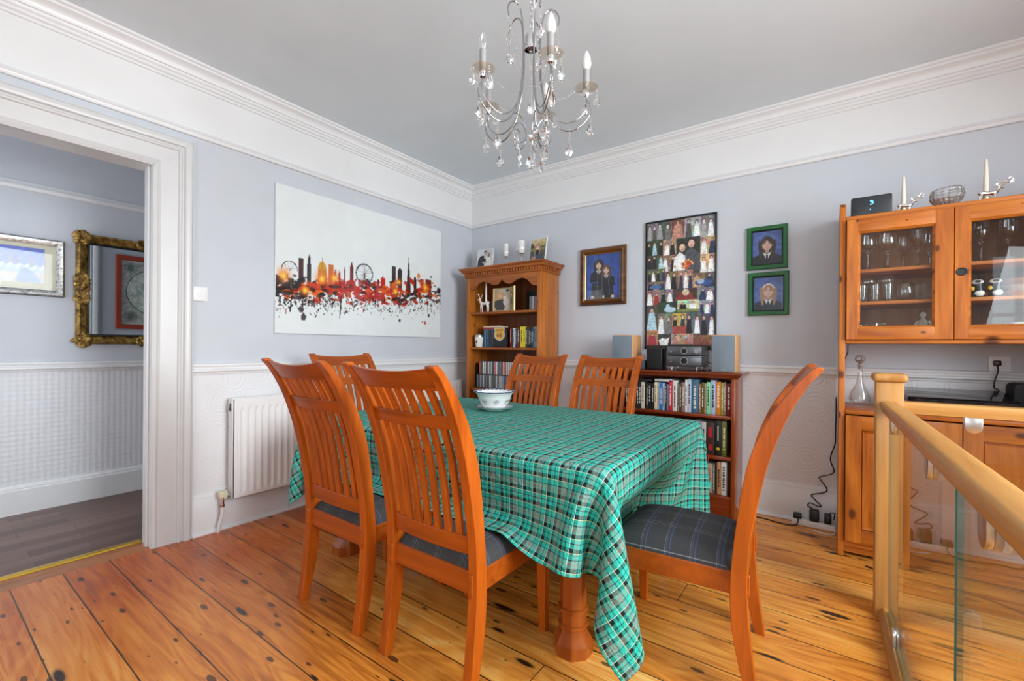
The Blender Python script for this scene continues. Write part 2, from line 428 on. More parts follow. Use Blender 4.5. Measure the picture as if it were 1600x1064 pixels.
def hall_boards():
    t = NT('grey_brown_hall_laminate'); v = t.coord('Object', rot=(0, 0, R(90)))
    br = t.node('TexBrick', offset=0.37, squash=1.0); t.link(v, br.inputs['Vector'])
    br.inputs['Scale'].default_value = 1.0; br.inputs['Brick Width'].default_value = 0.62; br.inputs['Row Height'].default_value = 0.097
    br.inputs['Mortar Size'].default_value = 0.0012; br.inputs['Mortar Smooth'].default_value = 0.0; br.inputs['Bias'].default_value = 0.0
    br.inputs['Color1'].default_value = rgb(108, 86, 78); br.inputs['Color2'].default_value = rgb(146, 122, 112); br.inputs['Mortar'].default_value = rgb(58, 44, 38)
    n = t.noise(t.coord('Object', (30, 1.6, 1)), 1.0, 5, .65)
    col = t.mix(.65, br.outputs['Color'], t.ramp(n, [(0.3, rgb(92, 72, 66)), (0.7, rgb(160, 138, 128))]), 'OVERLAY')
    t.base(col, 0.38, 0.4); return t.mat
M_HALLFLOOR = hall_boards()
M_BRASS = plain('brushed_brass', rgb(214, 176, 66), 0.25, 1.0)
M_BLACK = plain('black_plastic', rgb(22, 22, 24), 0.35)
M_BLACKSOFT = plain('soft_black', rgb(16, 16, 17), 0.8)
M_CHROME = plain('polished_chrome', rgb(226, 226, 228), 0.06, 1.0, var=0.01)
M_SATIN = plain('satin_steel', rgb(190, 190, 188), 0.28, 1.0)
M_SILVER = plain('bright_silver', rgb(232, 230, 226), 0.14, 1.0)
M_WHITEPL = plain('white_plastic', rgb(236, 236, 236), 0.3, var=0.01)
M_CREAM = plain('cream_plastic', rgb(226, 218, 190), 0.4)
M_GLASS = pane_glass('clear_window_glass')

# ================================================================== room shell
ZC, PRZ, DZ = 2.774, 2.363, 0.985
RX, RY = 5.2, -5.0
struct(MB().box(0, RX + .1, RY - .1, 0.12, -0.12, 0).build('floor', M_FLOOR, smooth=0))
struct(MB().box(-1.45, -0.165, RY - .1, 0.3, -0.12, 0.0).build('floor_hall', M_HALLFLOOR, smooth=0))
M_SILLW = wood('threshold_board_pine', rgb(126, 72, 34), rgb(186, 118, 66), 'y', 0.3)
struct(MB().box(-0.165, -0.0, RY - .1, 0.12, -0.12, -0.0002).build('floor_threshold', M_SILLW, smooth=0))
struct(MB().box(-1.45, RX + .1, RY - .1, 0.3, ZC, ZC + .12).build('ceiling', M_CEIL, smooth=0))

def wall(name, spans, mats):
    mb = MB()
    for sp in spans:
        x0, x1, y0, y1 = sp[:4]; zs = sp[4] if len(sp) > 4 else (0, DZ, PRZ + .02, ZC)
        lv = [0, DZ, PRZ + .02, ZC]
        z0, z1 = zs[0], zs[-1]
        for k in range(3):
            a, b = max(z0, lv[k]), min(z1, lv[k + 1])
            if b > a + 1e-6: mb.box(x0, x1, y0, y1, a, b, k)
    return struct(mb.build(name, mats, smooth=0))
MATS = [M_DADO, M_BLUE, M_FRIEZE]
DY1, DY0, DTOP = -2.69, -3.60, 2.135         # doorway in the left wall
wall('wall_left', [(-.13, 0, DY1, 0.0), (-.13, 0, DY0, DY1, (DTOP, ZC)), (-.13, 0, RY, DY0)], MATS)
wall('wall_back', [(-.13, RX + .1, 0, .12)], MATS)
# windows: openings with frames and glass in the right-hand and rear walls
WIN_R = (-3.5, -1.3, .80, 2.30); WIN_B = (2.4, 3.3, .80, 2.30); WIN_C = (4.55, 5.1, .80, 2.30)
y0, y1, z0, z1 = WIN_R
wall('wall_right', [(RX, RX + .1, RY, y0), (RX, RX + .1, y1, 0), (RX, RX + .1, y0, y1, (0, z0)), (RX, RX + .1, y0, y1, (z1, ZC))], MATS)
x0, x1, z0, z1 = WIN_B
c0, c1 = WIN_C[:2]
wall('wall_rear', [(-.13, x0, RY - .1, RY), (x1, c0, RY - .1, RY), (c1, RX + .1, RY - .1, RY), (x0, x1, RY - .1, RY, (0, z0)), (x0, x1, RY - .1, RY, (z1, ZC)), (c0, c1, RY - .1, RY, (0, z0)), (c0, c1, RY - .1, RY, (z1, ZC))], MATS)
def window(name, axis, a0, a1, z0, z1, p):
    mb = MB(); k = .06
    def bx(a, b, c, d): 
        if axis == 'y': mb.box(p - .03, p + .03, a, b, c, d, 0, .006)
        else: mb.box(a, b, p - .03, p + .03, c, d, 0, .006)
    bx(a0, a0 + k, z0, z1); bx(a1 - k, a1, z0, z1); bx(a0 + k, a1 - k, z0, z0 + k); bx(a0 + k, a1 - k, z1 - k, z1)
    m = (a0 + a1) / 2; bx(m - .03, m + .03, z0 + k, z1 - k); zm = (z0 + z1) / 2
    bx(a0 + k, m - .03, zm - .022, zm + .022); bx(m + .03, a1 - k, zm - .022, zm + .022)
    o = struct(mb.build(name, M_TRIM))
    g = MB()
    if axis == 'y': g.box(p - .003, p + .003, a0 + k, a1 - k, z0 + k, z1 - k)
    else: g.box(a0 + k, a1 - k, p - .003, p + .003, z0 + k, z1 - k)
    g.build('window_pane', M_GLASS, o, 0); return o
window('window_1', 'y', *WIN_R, RX + .05)
window('window_2', 'x', *WIN_B, RY - .05); window('window_3', 'x', *WIN_C, RY - .05)
# hall
HX = -1.33
wall('wall_hall', [(HX - .12, HX, RY, .3)], [M_HALLDADO, M_BLUE, M_BLUE])
wall('wall_hall_end', [(HX, -.13, .18, .3)], [M_HALLDADO, M_BLUE, M_BLUE])
M_DOORP = plain('white_painted_door', rgb(226, 226, 226), .4)
fd = MB()
fd.box(HX, -1.17, RY - .1, RY, 0, ZC).box(-.27, -.13, RY - .1, RY, 0, ZC).box(-1.17, -.27, RY - .1, RY, 2.30, ZC).box(-1.17, -.27, RY - .08, RY - .03, 0, .38)
struct(fd.build('wall_hall_front', M_BLUE, smooth=0))
gd = struct(MB().box(-1.17, -1.09, RY - .08, RY - .03, .38, 2.3).box(-.35, -.27, RY - .08, RY - .03, .38, 2.3).box(-1.09, -.35, RY - .08, RY - .03, 2.2, 2.3).build('door_1', M_DOORP))
MB().box(-1.09, -.35, RY - .06, RY - .05, .38, 2.2).build('door_pane', M_GLASS, gd, 0)

# ------------------------------------------------------------------ mouldings (profile swept along the walls)
def run(name, prof, wl, a0, a1, mat=M_TRIM):
    """prof: (distance from the wall, height)"""
    mb = MB()
    if wl == 'left': mb.prism([(d, z) for d, z in prof], 'y', a0, a1)
    elif wl == 'back': mb.prism([(-d, z) for d, z in prof], 'x', a0, a1)
    elif wl == 'right': mb.prism([(RX - d, z) for d, z in prof], 'y', a0, a1)
    elif wl == 'rear': mb.prism([(RY + d, z) for d, z in prof], 'x', a0, a1)
    elif wl == 'hall': mb.prism([(HX + d, z) for d, z in prof], 'y', a0, a1)
    return struct(mb.build(name, mat, smooth=40))
corn = [(0, ZC), (.095, ZC), (.095, ZC - .012), (.082, ZC - .018), (.082, ZC - .028)] + \
       [(.074 - .030 * math.sin(R(a)), ZC - .032 - .032 * (1 - math.cos(R(a)))) for a in (0, 30, 60, 90)] + \
       [(.044, ZC - .072), (.034, ZC - .072), (.032, ZC - .084), (.022, ZC - .092), (.022, ZC - .104), (.010, ZC - .110), (.010, ZC - .122), (0, ZC - .124)]
prail = [(0, PRZ + .052), (.012, PRZ + .052), (.014, PRZ + .040), (.026, PRZ + .030), (.030, PRZ + .022), (.024, PRZ + .016), (.024, PRZ + .010), (.016, PRZ), (0, PRZ)]
dado = [(0, 1.023), (.014, 1.023), (.024, 1.017), (.026, 1.008), (.018, 1.000), (.016, .990), (.030, .985), (.030, .975), (.016, .967), (.012, .955), (0, .953)]
skirt = [(0, .240), (.008, .240), (.010, .228), (.018, .220), (.018, .208), (.024, .200), (.024, 0), (0, 0)]
bead = [(.024, .020)] + [(.024 + .020 * math.sin(R(a)), .020 * math.cos(R(a))) for a in (15, 30, 45, 60, 75, 90)] + [(.024, 0)]
ARCH1, ARCH0 = -2.505, -3.785
n_tr = 0
for wl, a0, a1 in (('left', RY, 0), ('back', 0, RX), ('right', RY, 0), ('rear', 0, RX)):
    n_tr += 1; run('trim_%d' % n_tr, corn, wl, a0, a1)
    n_tr += 1; run('trim_%d' % n_tr, prail, wl, a0, a1)
segs = {'left': [(ARCH1, 0), (RY, ARCH0)], 'back': [(0, RX)], 'right': [(RY, 0)], 'rear': [(0, RX)]}
for wl in segs:
    for a0, a1 in segs[wl]:
        if wl in ('right',):
            for b0, b1 in ((RY, -3.55), (-1.25, 0)): n_tr += 1; run('trim_%d' % n_tr, dado, wl, b0, b1)
        elif wl == 'rear':
            for b0, b1 in ((0, 2.35), (3.35, 4.5)): n_tr += 1; run('trim_%d' % n_tr, dado, wl, b0, b1)
        else: n_tr += 1; run('trim_%d' % n_tr, dado, wl, a0, a1)
        nm = 'baseboard_' + wl + ('' if a0 != RY or wl != 'left' else '_near')
        run(nm, skirt, wl, a0, a1)
        n_tr += 1; run('trim_%d' % n_tr, bead, wl, a0, a1)
n_tr += 1; run('trim_%d' % n_tr, [(d, z - .012) for d, z in dado], 'hall', RY, .18)
n_tr += 1; run('trim_%d' % n_tr, [(d, z - .20) for d, z in prail], 'hall', RY, .18)
run('baseboard_hall', [(d, z * .78) for d, z in skirt], 'hall', RY, .18)

# ------------------------------------------------------------------ doorway lining and architrave
aprof = [(0, 0), (0, .014), (.012, .020), (.024, .014), (.030, .018), (.108, .022), (.112, .030), (.122, .034), (.128, .028), (.134, .028), (.140, .040), (.156, .046), (.170, .044), (.178, .034), (.185, .032), (.185, 0)]
ar = MB()
ar.prism([(x, DY1 + w) for w, x in aprof], 'z', 0, DTOP + .0)
ar.prism([(x, DY0 - w) for w, x in aprof], 'z', 0, DTOP + .0)
# head with mitred ends
P0 = [[(x, DY0 - w, DTOP + w), (x, DY1 + w, DTOP + w)] for w, x in aprof]
ar.grid([[a for a, b in P0], [b for a, b in P0]])
for sgn, yy in ((1, DY1), (-1, DY0)):
    ar.grid([[(x, yy + sgn * w, DTOP) for w, x in aprof], [(x, yy + sgn * w, DTOP + w) for w, x in aprof]])
bmesh.ops.recalc_face_normals(ar.bm, faces=ar.bm.faces[:])
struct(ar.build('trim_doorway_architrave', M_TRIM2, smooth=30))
jb = MB()
jb.box(-.135, .012, DY1 - .004, DY1 + .02, 0, DTOP).box(-.135, .012, DY0 - .02, DY0 + .004, 0, DTOP).box(-.135, .012, DY0, DY1, DTOP - .004, DTOP + .02)
jb.box(-.075, -.035, DY1 - .016, DY1 - .004, 0, DTOP - .004, 0, .003).box(-.075, -.035, DY0 + .004, DY0 + .016, 0, DTOP - .004, 0, .003)
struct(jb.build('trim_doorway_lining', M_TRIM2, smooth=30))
tb = MB(); tb.prism([(-.19, 0.0), (-.185, .007), (-.166, .009), (-.148, .007), (-.143, 0.0)], 'y', DY0, DY1 - .004)
tag(tb.build('threshold_strip', M_BRASS), 'brass threshold strip across the doorway between pine boards and dark hall floor', 'threshold')
ah = MB()
for sg, yy in ((1, DY1), (-1, DY0)): ah.prism([(-.13 - x, yy + sg * (w + .095)) for w, x in aprof], 'z', 0, DTOP + .28); ah.box(-.15, -.13, *sorted((yy, yy + sg * .095)), 0, DTOP)
ah.prism([(-.13, DTOP), (-.16, DTOP), (-.16, DTOP + .185), (-.13, DTOP + .185)], 'y', DY0 - .095, DY1 + .095)
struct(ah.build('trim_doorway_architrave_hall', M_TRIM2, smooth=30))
# ================================================================== dining chairs
W_CHAIR = wood('orange_brown_chair_wood', rgb(138, 61, 9), rgb(200, 98, 22), 'z', 0.30, coat=0.08, grain=0.8)
W_CHAIRX = wood('orange_brown_chair_rail_wood', rgb(128, 56, 9), rgb(186, 90, 22), 'x', 0.30, coat=0.08, grain=0.8)
def seat_tartan():
    t = NT('grey_tartan_upholstery'); v = t.coord('Object'); s = t.node('SeparateXYZ'); t.link(v, s.inputs[0])
    g, g2, pale, blue = rgb(62, 62, 64), rgb(44, 44, 46), rgb(168, 168, 170), rgb(84, 96, 138)
    def band(q, st):
        return t.ramp(t.math('FRACT', q), st, 'CONSTANT')
    a = band(t.math('MULTIPLY_ADD', s.outputs[0], 1 / .115, 30.25), [(0, g), (.30, g2), (.33, pale), (.345, g2), (.42, pale), (.435, g2), (.52, pale), (.535, g)])
    b = band(t.math('MULTIPLY_ADD', s.outputs[1], 1 / .085, 30.1), [(0, g), (.40, blue), (.46, g), (.54, blue), (.58, g), (.62, pale), (.635, g)])
    col = t.mix(.5, a, b); wv = t.noise(t.coord('Object', (1, 1, 1)), 420, 2)
    col = t.mix(.2, col, t.ramp(wv, [(0.3, (0.02, 0.02, 0.022, 1)), (0.75, (0.16, 0.16, 0.17, 1))]), 'MIX')
    t.base(col, 0.9, 0.2); t.bump(wv, 0.25, 0.002); return t.mat
M_SEAT = seat_tartan()
REAR = [(0.0, 0.0), (-.009, .064), (-.018, .124), (-.028, .221), (-.036, .339), (-.034, .441), (-.028, .523), (-.013, .607), (.002, .689), (.026, .793), (.072, .926), (.120, 1.02), (.145, 1.055), (.161, 1.072), (.163, 1.080)]
FRONT = [(-.036, 0.0), (-.048, .059), (-.060, .108), (-.075, .183), (-.084, .261), (-.087, .351), (-.081, .455), (-.070, .559), (-.055, .674), (-.033, .783), (.010, .897), (.060, .984), (.108, 1.049), (.128, 1.071), (.146, 1.084)]
def smooth_prof(tab):
    return [(p.x, p.z) for p in spline([(u, 0, z) for u, z in tab], 3)]
def interp(tab, z):
    for (u0, z0), (u1, z1) in zip(tab, tab[1:]):
        if z0 <= z <= z1: return u0 + (u1 - u0) * (z - z0) / max(z1 - z0, 1e-9)
    return tab[-1][0]
def midu(z): return (interp(REAR, z) + interp(FRONT, z)) / 2
HW = .2225
def rail_panel(zlist, thick, bow, x=HW - .036, dip=0.0, n=9):
    """curved rail between the stiles, bowed backwards in plan"""
    mb = MB(); fr, bk = [], []
    for k, z in enumerate(zlist):
        top = k / (len(zlist) - 1)
        A, B = [], []
        for i in range(n + 1):
            t = -1 + 2 * i / n; zz = z - dip * (1 - t * t) * top
            u = midu(zz) + bow * (1 - t * t)
            A.append((t * x, -(u - thick / 2), zz)); B.append((t * x, -(u + thick / 2), zz))
        fr.append(A); bk.append(B)
    ring = [fr[0]] + fr[1:] + bk[::-1]
    mb.grid(ring + [ring[0]]); mb.merge()
    for side in (0, -1):
        pts = [r[side] for r in ring]
        vs_ = []
        for p in pts:
            vs_.append(min(mb.bm.verts, key=lambda v: (v.co - Vector(p)).length))
        try: mb.bm.faces.new(vs_)
        except ValueError: pass
    bmesh.ops.recalc_face_normals(mb.bm, faces=mb.bm.faces[:]); return mb
def soft_edges(o, w=.003):
    m = o.modifiers.new('soft_edges', 'BEVEL'); m.width = w; m.segments = 2; m.limit_method = 'ANGLE'; m.angle_limit = R(40); return o
def make_chair(name, label):
    t = thing(name, label, 'chair', group='dining chairs around the table')
    prof = [(-u, z) for u, z in smooth_prof(FRONT)] + [(-u, z) for u, z in smooth_prof(REAR)[::-1]]
    for s in (-1, 1):
        x0, x1 = sorted((s * (HW - .038), s * HW))
        soft_edges(MB().prism(prof, 'x', x0, x1).build('stile', W_CHAIR, t, 28), .004)
        # tapered front leg, square at the seat
        L = MB(); cx = s * .196; rings = []
        for z, wd, dx in ((0, .015, .006), (.15, .018, .003), (.34, .021, 0)):
            c = cx + s * dx
            rings.append([(c - wd, .472 - wd + .006, z), (c + wd, .472 - wd + .006, z), (c + wd, .472 + wd + .006, z), (c - wd, .472 + wd + .006, z)])
        L.grid(rings, closed_u=True); L.bm.faces.new([v for v in L.bm.verts[:4]][::-1]); L.bm.faces.new([v for v in L.bm.verts[-4:]])
        soft_edges(L.build('leg', W_CHAIR, t, 28))
        soft_edges(MB().prism([(s * .206, .03), (s * .206, .50), (s * .186, .50), (s * .186, .03)], 'z', .326, .400).build('side_rail', W_CHAIRX, t, 28))
    soft_edges(MB().box(-.21, .21, .480, .500, .326, .400).build('front_rail', W_CHAIRX, t, 28))
    soft_edges(MB().box(-.187, .187, .045, .066, .326, .402).build('rear_rail', W_CHAIRX, t, 28))
    soft_edges(rail_panel([1.003, 1.02, 1.04, 1.06, 1.074], .022, .020, dip=.014).build('crest_rail', W_CHAIRX, t, 40))
    soft_edges(rail_panel([.875, .90, .922], .020, .020).build('middle_rail', W_CHAIRX, t, 40))
    soft_edges(rail_panel([.457, .49, .518], .022, .014).build('lower_rail', W_CHAIRX, t, 40))
    zs = [.505 + (.515) * k / 13 for k in range(14)]
    for k in range(7):
        cx = (k - 3) * .0468; tt = cx / (HW - .036); bw = .018 * (1 - tt * tt)
        mb = MB(); a = []
        for z in zs:
            u = midu(z) + bw - .002
            a.append([(cx - .0135, -(u - .006), z), (cx + .0135, -(u - .006), z), (cx + .0135, -(u + .006), z), (cx - .0135, -(u + .006), z)])
        mb.grid(a, closed_u=True); mb.build('slat', W_CHAIR, t, 40)
    # padded drop-in seat
    mb = MB(); n = 22; P = []
    for j in range(n + 1):
        row = []
        for i in range(n + 1):
            a, b = -1 + 2 * i / n, -1 + 2 * j / n
            a = math.copysign(abs(a) ** .75, a); b = math.copysign(abs(b) ** .75, b)
            h = (max(0, 1 - a ** 6) * max(0, 1 - b ** 6)) ** .5
            wx = .203 if b > -.8 else .183
            row.append((a * wx, .275 + b * .222, .398 + .058 * h + .020 * (1 - a * a) * (1 - b * b)))
        P.append(row)
    mb.grid(P)
    mb.build('seat_cushion', M_SEAT, t, 60)
    return t
ch = make_chair('dining_chair', 'slatted orange-brown dining chair nearest the camera, its back against the table\'s long near side')
ch.location = (1.934, -2.475, 0)
def chair(loc, rot, label): return dup(ch, loc, R(rot), label)
chair((1.352, -2.47, 0), 0, 'slatted dining chair standing nearest the doorway, in front of the radiator')
chair((2.875, -1.70, 0), 94, 'dining chair seen side-on at the table\'s right end, tartan seat fully in view')
chair((1.263, -.775, 0), 180, 'slatted dining chair on the table\'s far side, in front of the tall bookcase')
chair((1.828, -.775, 0), 180, 'slatted dining chair on the table\'s far side, in front of the low bookcase\'s left end')
chair((.48, -1.74, 0), -91, 'dining chair at the table\'s left end, back showing under the skyline panel')

# ================================================================== dining table
W_TABLE = wood('red_brown_table_wood', rgb(130, 60, 18), rgb(176, 92, 34), 'z', 0.25, coat=0.3, grain=.8)
TX0, TX1, TY0, TY1, TZ = .68, 2.482, -2.168, -.90, .731
tb = thing('dining_table', 'large red-brown wooden dining table hidden under the green tartan cloth, faceted legs showing', 'table', ((TX0 + TX1) / 2, (TY0 + TY1) / 2, 0))
MB().box(TX0 + .022, TX1 - .022, TY0 + .022, TY1 - .022, .69, TZ - .004, 0, .010).build('tabletop', W_TABLE, tb, world=True)
MB().box(TX0 + .10, TX1 - .10, TY0 + .075, TY0 + .10, .60, .69).box(TX0 + .10, TX1 - .10, TY1 - .10, TY1 - .075, .60, .69).box(TX0 + .075, TX0 + .1, TY0 + .075, TY1 - .075, .60, .69).box(TX1 - .1, TX1 - .075, TY0 + .075, TY1 - .075, .60, .69).build('apron', W_TABLE, tb, world=True)
lp = [(.074, 0), (.076, .006), (.076, .046), (.072, .052), (.052, .084), (.050, .092), (.057, .095), (.059, .102), (.057, .109), (.050, .112), (.050, .152), (.057, .155), (.059, .162), (.057, .169), (.049, .172), (.046, .45), (.052, .58), (.052, .69)]
for lx, ly in ((2.285, -2.03), (.90, -2.062), (.90, -1.02), (2.285, -1.02)):
    MB().lathe(lp, (lx, ly, 0), 8, phase=R(22.5)).build('leg', W_TABLE, tb, 24, world=True)

# ------------------------------------------------------------------ tablecloth (draped by a small cloth solver)
def drape_cloth(x0, x1, y0, y1, cell, boxes, tuck=None, steps=2400, seed=3):
    """Position-based cloth: starts flat above the table, falls under gravity, rests on the rounded boxes and floor."""
    import numpy as np
    nx = int(round((x1 - x0) / cell)) + 1; ny = int(round((y1 - y0) / cell)) + 1
    X, Y = np.meshgrid(np.linspace(x0, x1, nx), np.linspace(y0, y1, ny))
    rng = np.random.default_rng(seed)
    P = np.stack([X, Y, np.full_like(X, boxes[0][5] + .012)], -1)
    for ax, sg, pos, depth in (tuck or ()):    # flaps that start hanging, anything longer than depth folded in under the table
        e = np.maximum(sg * ((X, Y)[ax] - pos), 0)
        P[..., ax] = np.where(e > 0, pos - sg * np.maximum(e - depth, 0), P[..., ax])
        P[..., 2] -= np.minimum(e, depth)
    P[..., 2] += rng.normal(0, .0015, X.shape)
    V = np.zeros_like(P)
    dx = (x1 - x0) / (nx - 1); dy = (y1 - y0) / (ny - 1); dd = math.hypot(dx, dy)
    def sl(a, par, n, ax):
        i = np.arange(par, n - a, 2 * a) if a == 1 else np.concatenate([np.arange(par * a + k, n - a, 2 * a) for k in range(a)])
        return i
    S = np.s_
    cons = []
    for par in (0, 1):
        cons.append((S[:, par:nx - 1:2], S[:, par + 1:nx:2], dx, 1.0))
        cons.append((S[par:ny - 1:2, :], S[par + 1:ny:2, :], dy, 1.0))
    for par in (0, 1):
        cons.append((S[par:ny - 1:2, :-1], S[par + 1:ny:2, 1:], dd, .35))
        cons.append((S[par:ny - 1:2, 1:], S[par + 1:ny:2, :-1], dd, .35))
    for b in (2,):
        for off in range(2 * b):
            a1 = P[:, off:nx - b:2 * b]; cons.append((S[:, off:off + (a1.shape[1] - 1) * 2 * b + 1:2 * b], S[:, off + b:off + b + (a1.shape[1] - 1) * 2 * b + 1:2 * b], b * dx, .05))
            a1 = P[off:ny - b:2 * b]; cons.append((S[off:off + (a1.shape[0] - 1) * 2 * b + 1:2 * b, :], S[off + b:off + b + (a1.shape[0] - 1) * 2 * b + 1:2 * b, :], b * dy, .05))
    bb = [(np.array([(b[0] + b[1]) / 2, (b[2] + b[3]) / 2, (b[4] + b[5]) / 2]), np.array([(b[1] - b[0]) / 2, (b[3] - b[2]) / 2, (b[5] - b[4]) / 2]), b[6]) for b in boxes]
    def collide(Q):
        hit = np.zeros(Q.shape[:2], bool)
        for c, h, r in bb:
            d = Q - c; q = np.abs(d) - (h - r)
            qo = np.maximum(q, 0); lo = np.sqrt((qo ** 2).sum(-1)); qi = np.minimum(q.max(-1), 0)
            sd = lo + qi - r - .004
            m = sd < 0
            if not m.any(): continue
            g = np.where((lo > 1e-9)[..., None], qo / np.maximum(lo, 1e-9)[..., None], (q == q.max(-1, keepdims=True)).astype(float)) * np.sign(d)
            Q[m] -= (sd[..., None] * g)[m]; hit |= m
        m = Q[..., 2] < .004
        Q[..., 2] = np.where(m, .004, Q[..., 2]); hit |= m
        return hit
    dt = 1 / 700.
    for s in range(steps):
        V[..., 2] -= 9.8 * dt
        V *= .996
        Q = P + V * dt
        for A, B, L, k in cons:
            d = Q[B] - Q[A]; l = np.sqrt((d * d).sum(-1, keepdims=True))
            c = d * ((l - L) / np.maximum(l, 1e-9) * (.5 * k))
            Q[A] += c; Q[B] -= c
        hit = collide(Q)
        V = (Q - P) / dt
        V[hit] *= .9
        P = Q
    return P, X - x0, Y - y0
#END
def cloth_tartan():
    t = NT('green_tartan_cotton'); uv = t.node('UVMap', uv_map='weave'); s = t.node('SeparateXYZ'); t.link(uv.outputs[0], s.inputs[0])
    teal, grey, blk, navy = rgb(46, 186, 170), rgb(112, 160, 150), rgb(20, 30, 30), rgb(14, 48, 52)
    yel, wht, red = rgb(236, 226, 170), rgb(226, 240, 232), rgb(190, 60, 66)
    def sett(q):
        return t.ramp(t.math('FRACT', q), [(0, blk), (.15, teal), (.27, navy), (.305, teal), (.44, blk), (.57, grey), (.68, red), (.70, grey), (.80, navy), (.835, teal)], 'CONSTANT')
    a = sett(t.math('MULTIPLY_ADD', s.outputs[0], 1 / .105, .13)); b = sett(t.math('MULTIPLY_ADD', s.outputs[1], 1 / .105, .31))
    def lines(q): return t.ramp(t.math('FRACT', q), [(0, (1, 1, 1, 1)), (.016, (0, 0, 0, 1)), (.425, (1, 1, 1, 1)), (.441, (0, 0, 0, 1))], 'CONSTANT')
    la = lines(t.math('MULTIPLY_ADD', s.outputs[0], 1 / .105, .13)); lb = lines(t.math('MULTIPLY_ADD', s.outputs[1], 1 / .105, .31))
    col = t.mix(.5, a, b)
    col = t.mix(t.math('MULTIPLY', la, .6), col, wht); col = t.mix(t.math('MULTIPLY', lb, .6), col, yel)
    t.base(col, 0.72, 0.2)
    cr = t.noise(t.coord('UV'), 26, 3, .6, 1.2)
    t.bump(cr, 1.0, 0.014); return t.mat
M_CLOTH = cloth_tartan()
_boxes = [(TX0, TX1, TY0, TY1, .60, TZ, .012), (2.335, 2.85, -1.94, -1.455, .0, .474, .03), (1.72, 2.15, -2.44, -1.97, .28, .474, .03), (1.14, 1.57, -2.44, -1.97, .28, .474, .03),
          (.55, 1.0, -1.95, -1.52, .28, .474, .03), (1.05, 1.48, -1.25, -.81, .28, .474, .03), (1.61, 2.05, -1.25, -.81, .28, .474, .03),
          (1.02, 1.51, -.868, -.70, .40, .72, .01), (1.58, 2.08, -.868, -.70, .40, .72, .01), (.48, .600, -1.98, -1.50, .40, .72, .01),
          (2.215, 2.355, -2.10, -1.96, .0, .13, .03), (.822, .978, -2.14, -1.984, .0, .60, .03), (2.207, 2.363, -1.098, -.942, .0, .22, .03)]
_P, _U, _V = drape_cloth(TX0 - .33, TX1 + .45, TY0 - .330, TY1 + .30, .024, _boxes, tuck=[(0, 1, 2.490, .255), (1, 1, -.894, .255), (0, -1, .672, .255)])
_ny, _nx = _U.shape
_id = np.arange(_ny * _nx).reshape(_ny, _nx)
_q = np.stack([_id[:-1, :-1], _id[:-1, 1:], _id[1:, 1:], _id[1:, :-1]], -1).reshape(-1, 4)
me = bpy.data.meshes.new('tablecloth'); me.from_pydata(_P.reshape(-1, 3).tolist(), [], _q.tolist())
_uv = np.stack([_U.ravel(), _V.ravel()], -1)[_q.ravel()]
me.uv_layers.new(name='weave').data.foreach_set('uv', _uv.ravel().astype(np.float32))
me.materials.append(M_CLOTH); me.polygons.foreach_set('use_smooth', [True] * len(me.polygons))
cloth = bpy.data.objects.new('tablecloth', me); COL.objects.link(cloth)
_s = cloth.modifiers.new('thickness', 'SOLIDIFY'); _s.thickness = .0015; _s.offset = 1
_s = cloth.modifiers.new('smooth', 'SUBSURF'); _s.levels = 1; _s.render_levels = 1
tag(cloth, 'crumpled green tartan tablecloth draped over the dining table, one corner almost touching the floor', 'tablecloth')
# ================================================================== radiator on the left wall
M_RAD = plain('white_radiator_enamel', rgb(236, 236, 236), 0.3, var=.01)
rd = thing('radiator', 'long white panel radiator fixed to the wall under the skyline panel', 'radiator', (.06, -1.27, .19))
ry0, ry1, rz0, rz1 = -2.315, -.235, .190, .806
P = []
ny = int((ry1 - ry0) / .0417) * 6
zz = [rz0 + .004, rz0 + .012, rz0 + .030, rz0 + .050, rz1 - .085, rz1 - .062, rz1 - .048, rz1 - .004]
for k, z in enumerate(zz):
    row = []
    for i in range(ny + 1):
        y = ry0 + (ry1 - ry0) * i / ny; ph = (i % 6) / 6
        depth = .011 * max(0, math.sin(math.pi * ph * 1.4)) if 3 <= k <= 4 and .012 < i / ny < .988 else 0
        row.append((.098 - depth, y, z))
    P.append(row)
mb = MB(); mb.grid(P); mb.box(.086, .090, ry0, ry1, rz0, rz1)
bmesh.ops.recalc_face_normals(mb.bm, faces=mb.bm.faces[:])
mb.build('front_panel', M_RAD, rd, 40, world=True)
for q in (ry0 - .004, ry1 - .010): MB().box(.036, .098, q, q + .014, rz0 + .002, rz1 + .001, 0, .004).build('end_panel', M_RAD, rd, world=True)
MB().box(.040, .098, ry0, ry1, rz1 - .004, rz1 + .001, 0, .002).build('top_grille', M_RAD, rd, world=True)
MB().box(.030, .040, ry0, ry1, rz0 + .004, rz1 - .004).box(0.001, .03, ry0 + .2, ry0 + .24, rz0 + .1, rz1 - .1).box(0.001, .03, ry1 - .24, ry1 - .2, rz0 + .1, rz1 - .1).build('back_panel', M_RAD, rd, world=True)
MB().tube([(.067, ry0 - .0075, rz1 - .04), (.067, ry0 - .0055, rz1 - .04)], .011, 14).tube([(.067, ry0 - .0075, rz1 - .065), (.067, ry0 - .0055, rz1 - .065)], .014, 14).build('end_vent', M_BLACK, rd, world=True)
MB().tube([(.067, ry0 - .010, rz1 - .04), (.067, ry0 - .0076, rz1 - .04)], .006, 10).build('vent_plug', M_SATIN, rd, world=True)
vx, vy = .067, ry0 - .045
MB().tube([(vx, vy, .165), (vx, vy, .205)], .011).tube([(vx, vy, .192), (vx, ry0 + .02, .213)], .010).tube([(vx, ry0 - .022, .204), (vx, ry0 - .008, .209)], .016, 6).tube([(vx, vy, .150), (vx, vy, .166)], .014, 6).build('valve_body', M_CHROME, rd, world=True)
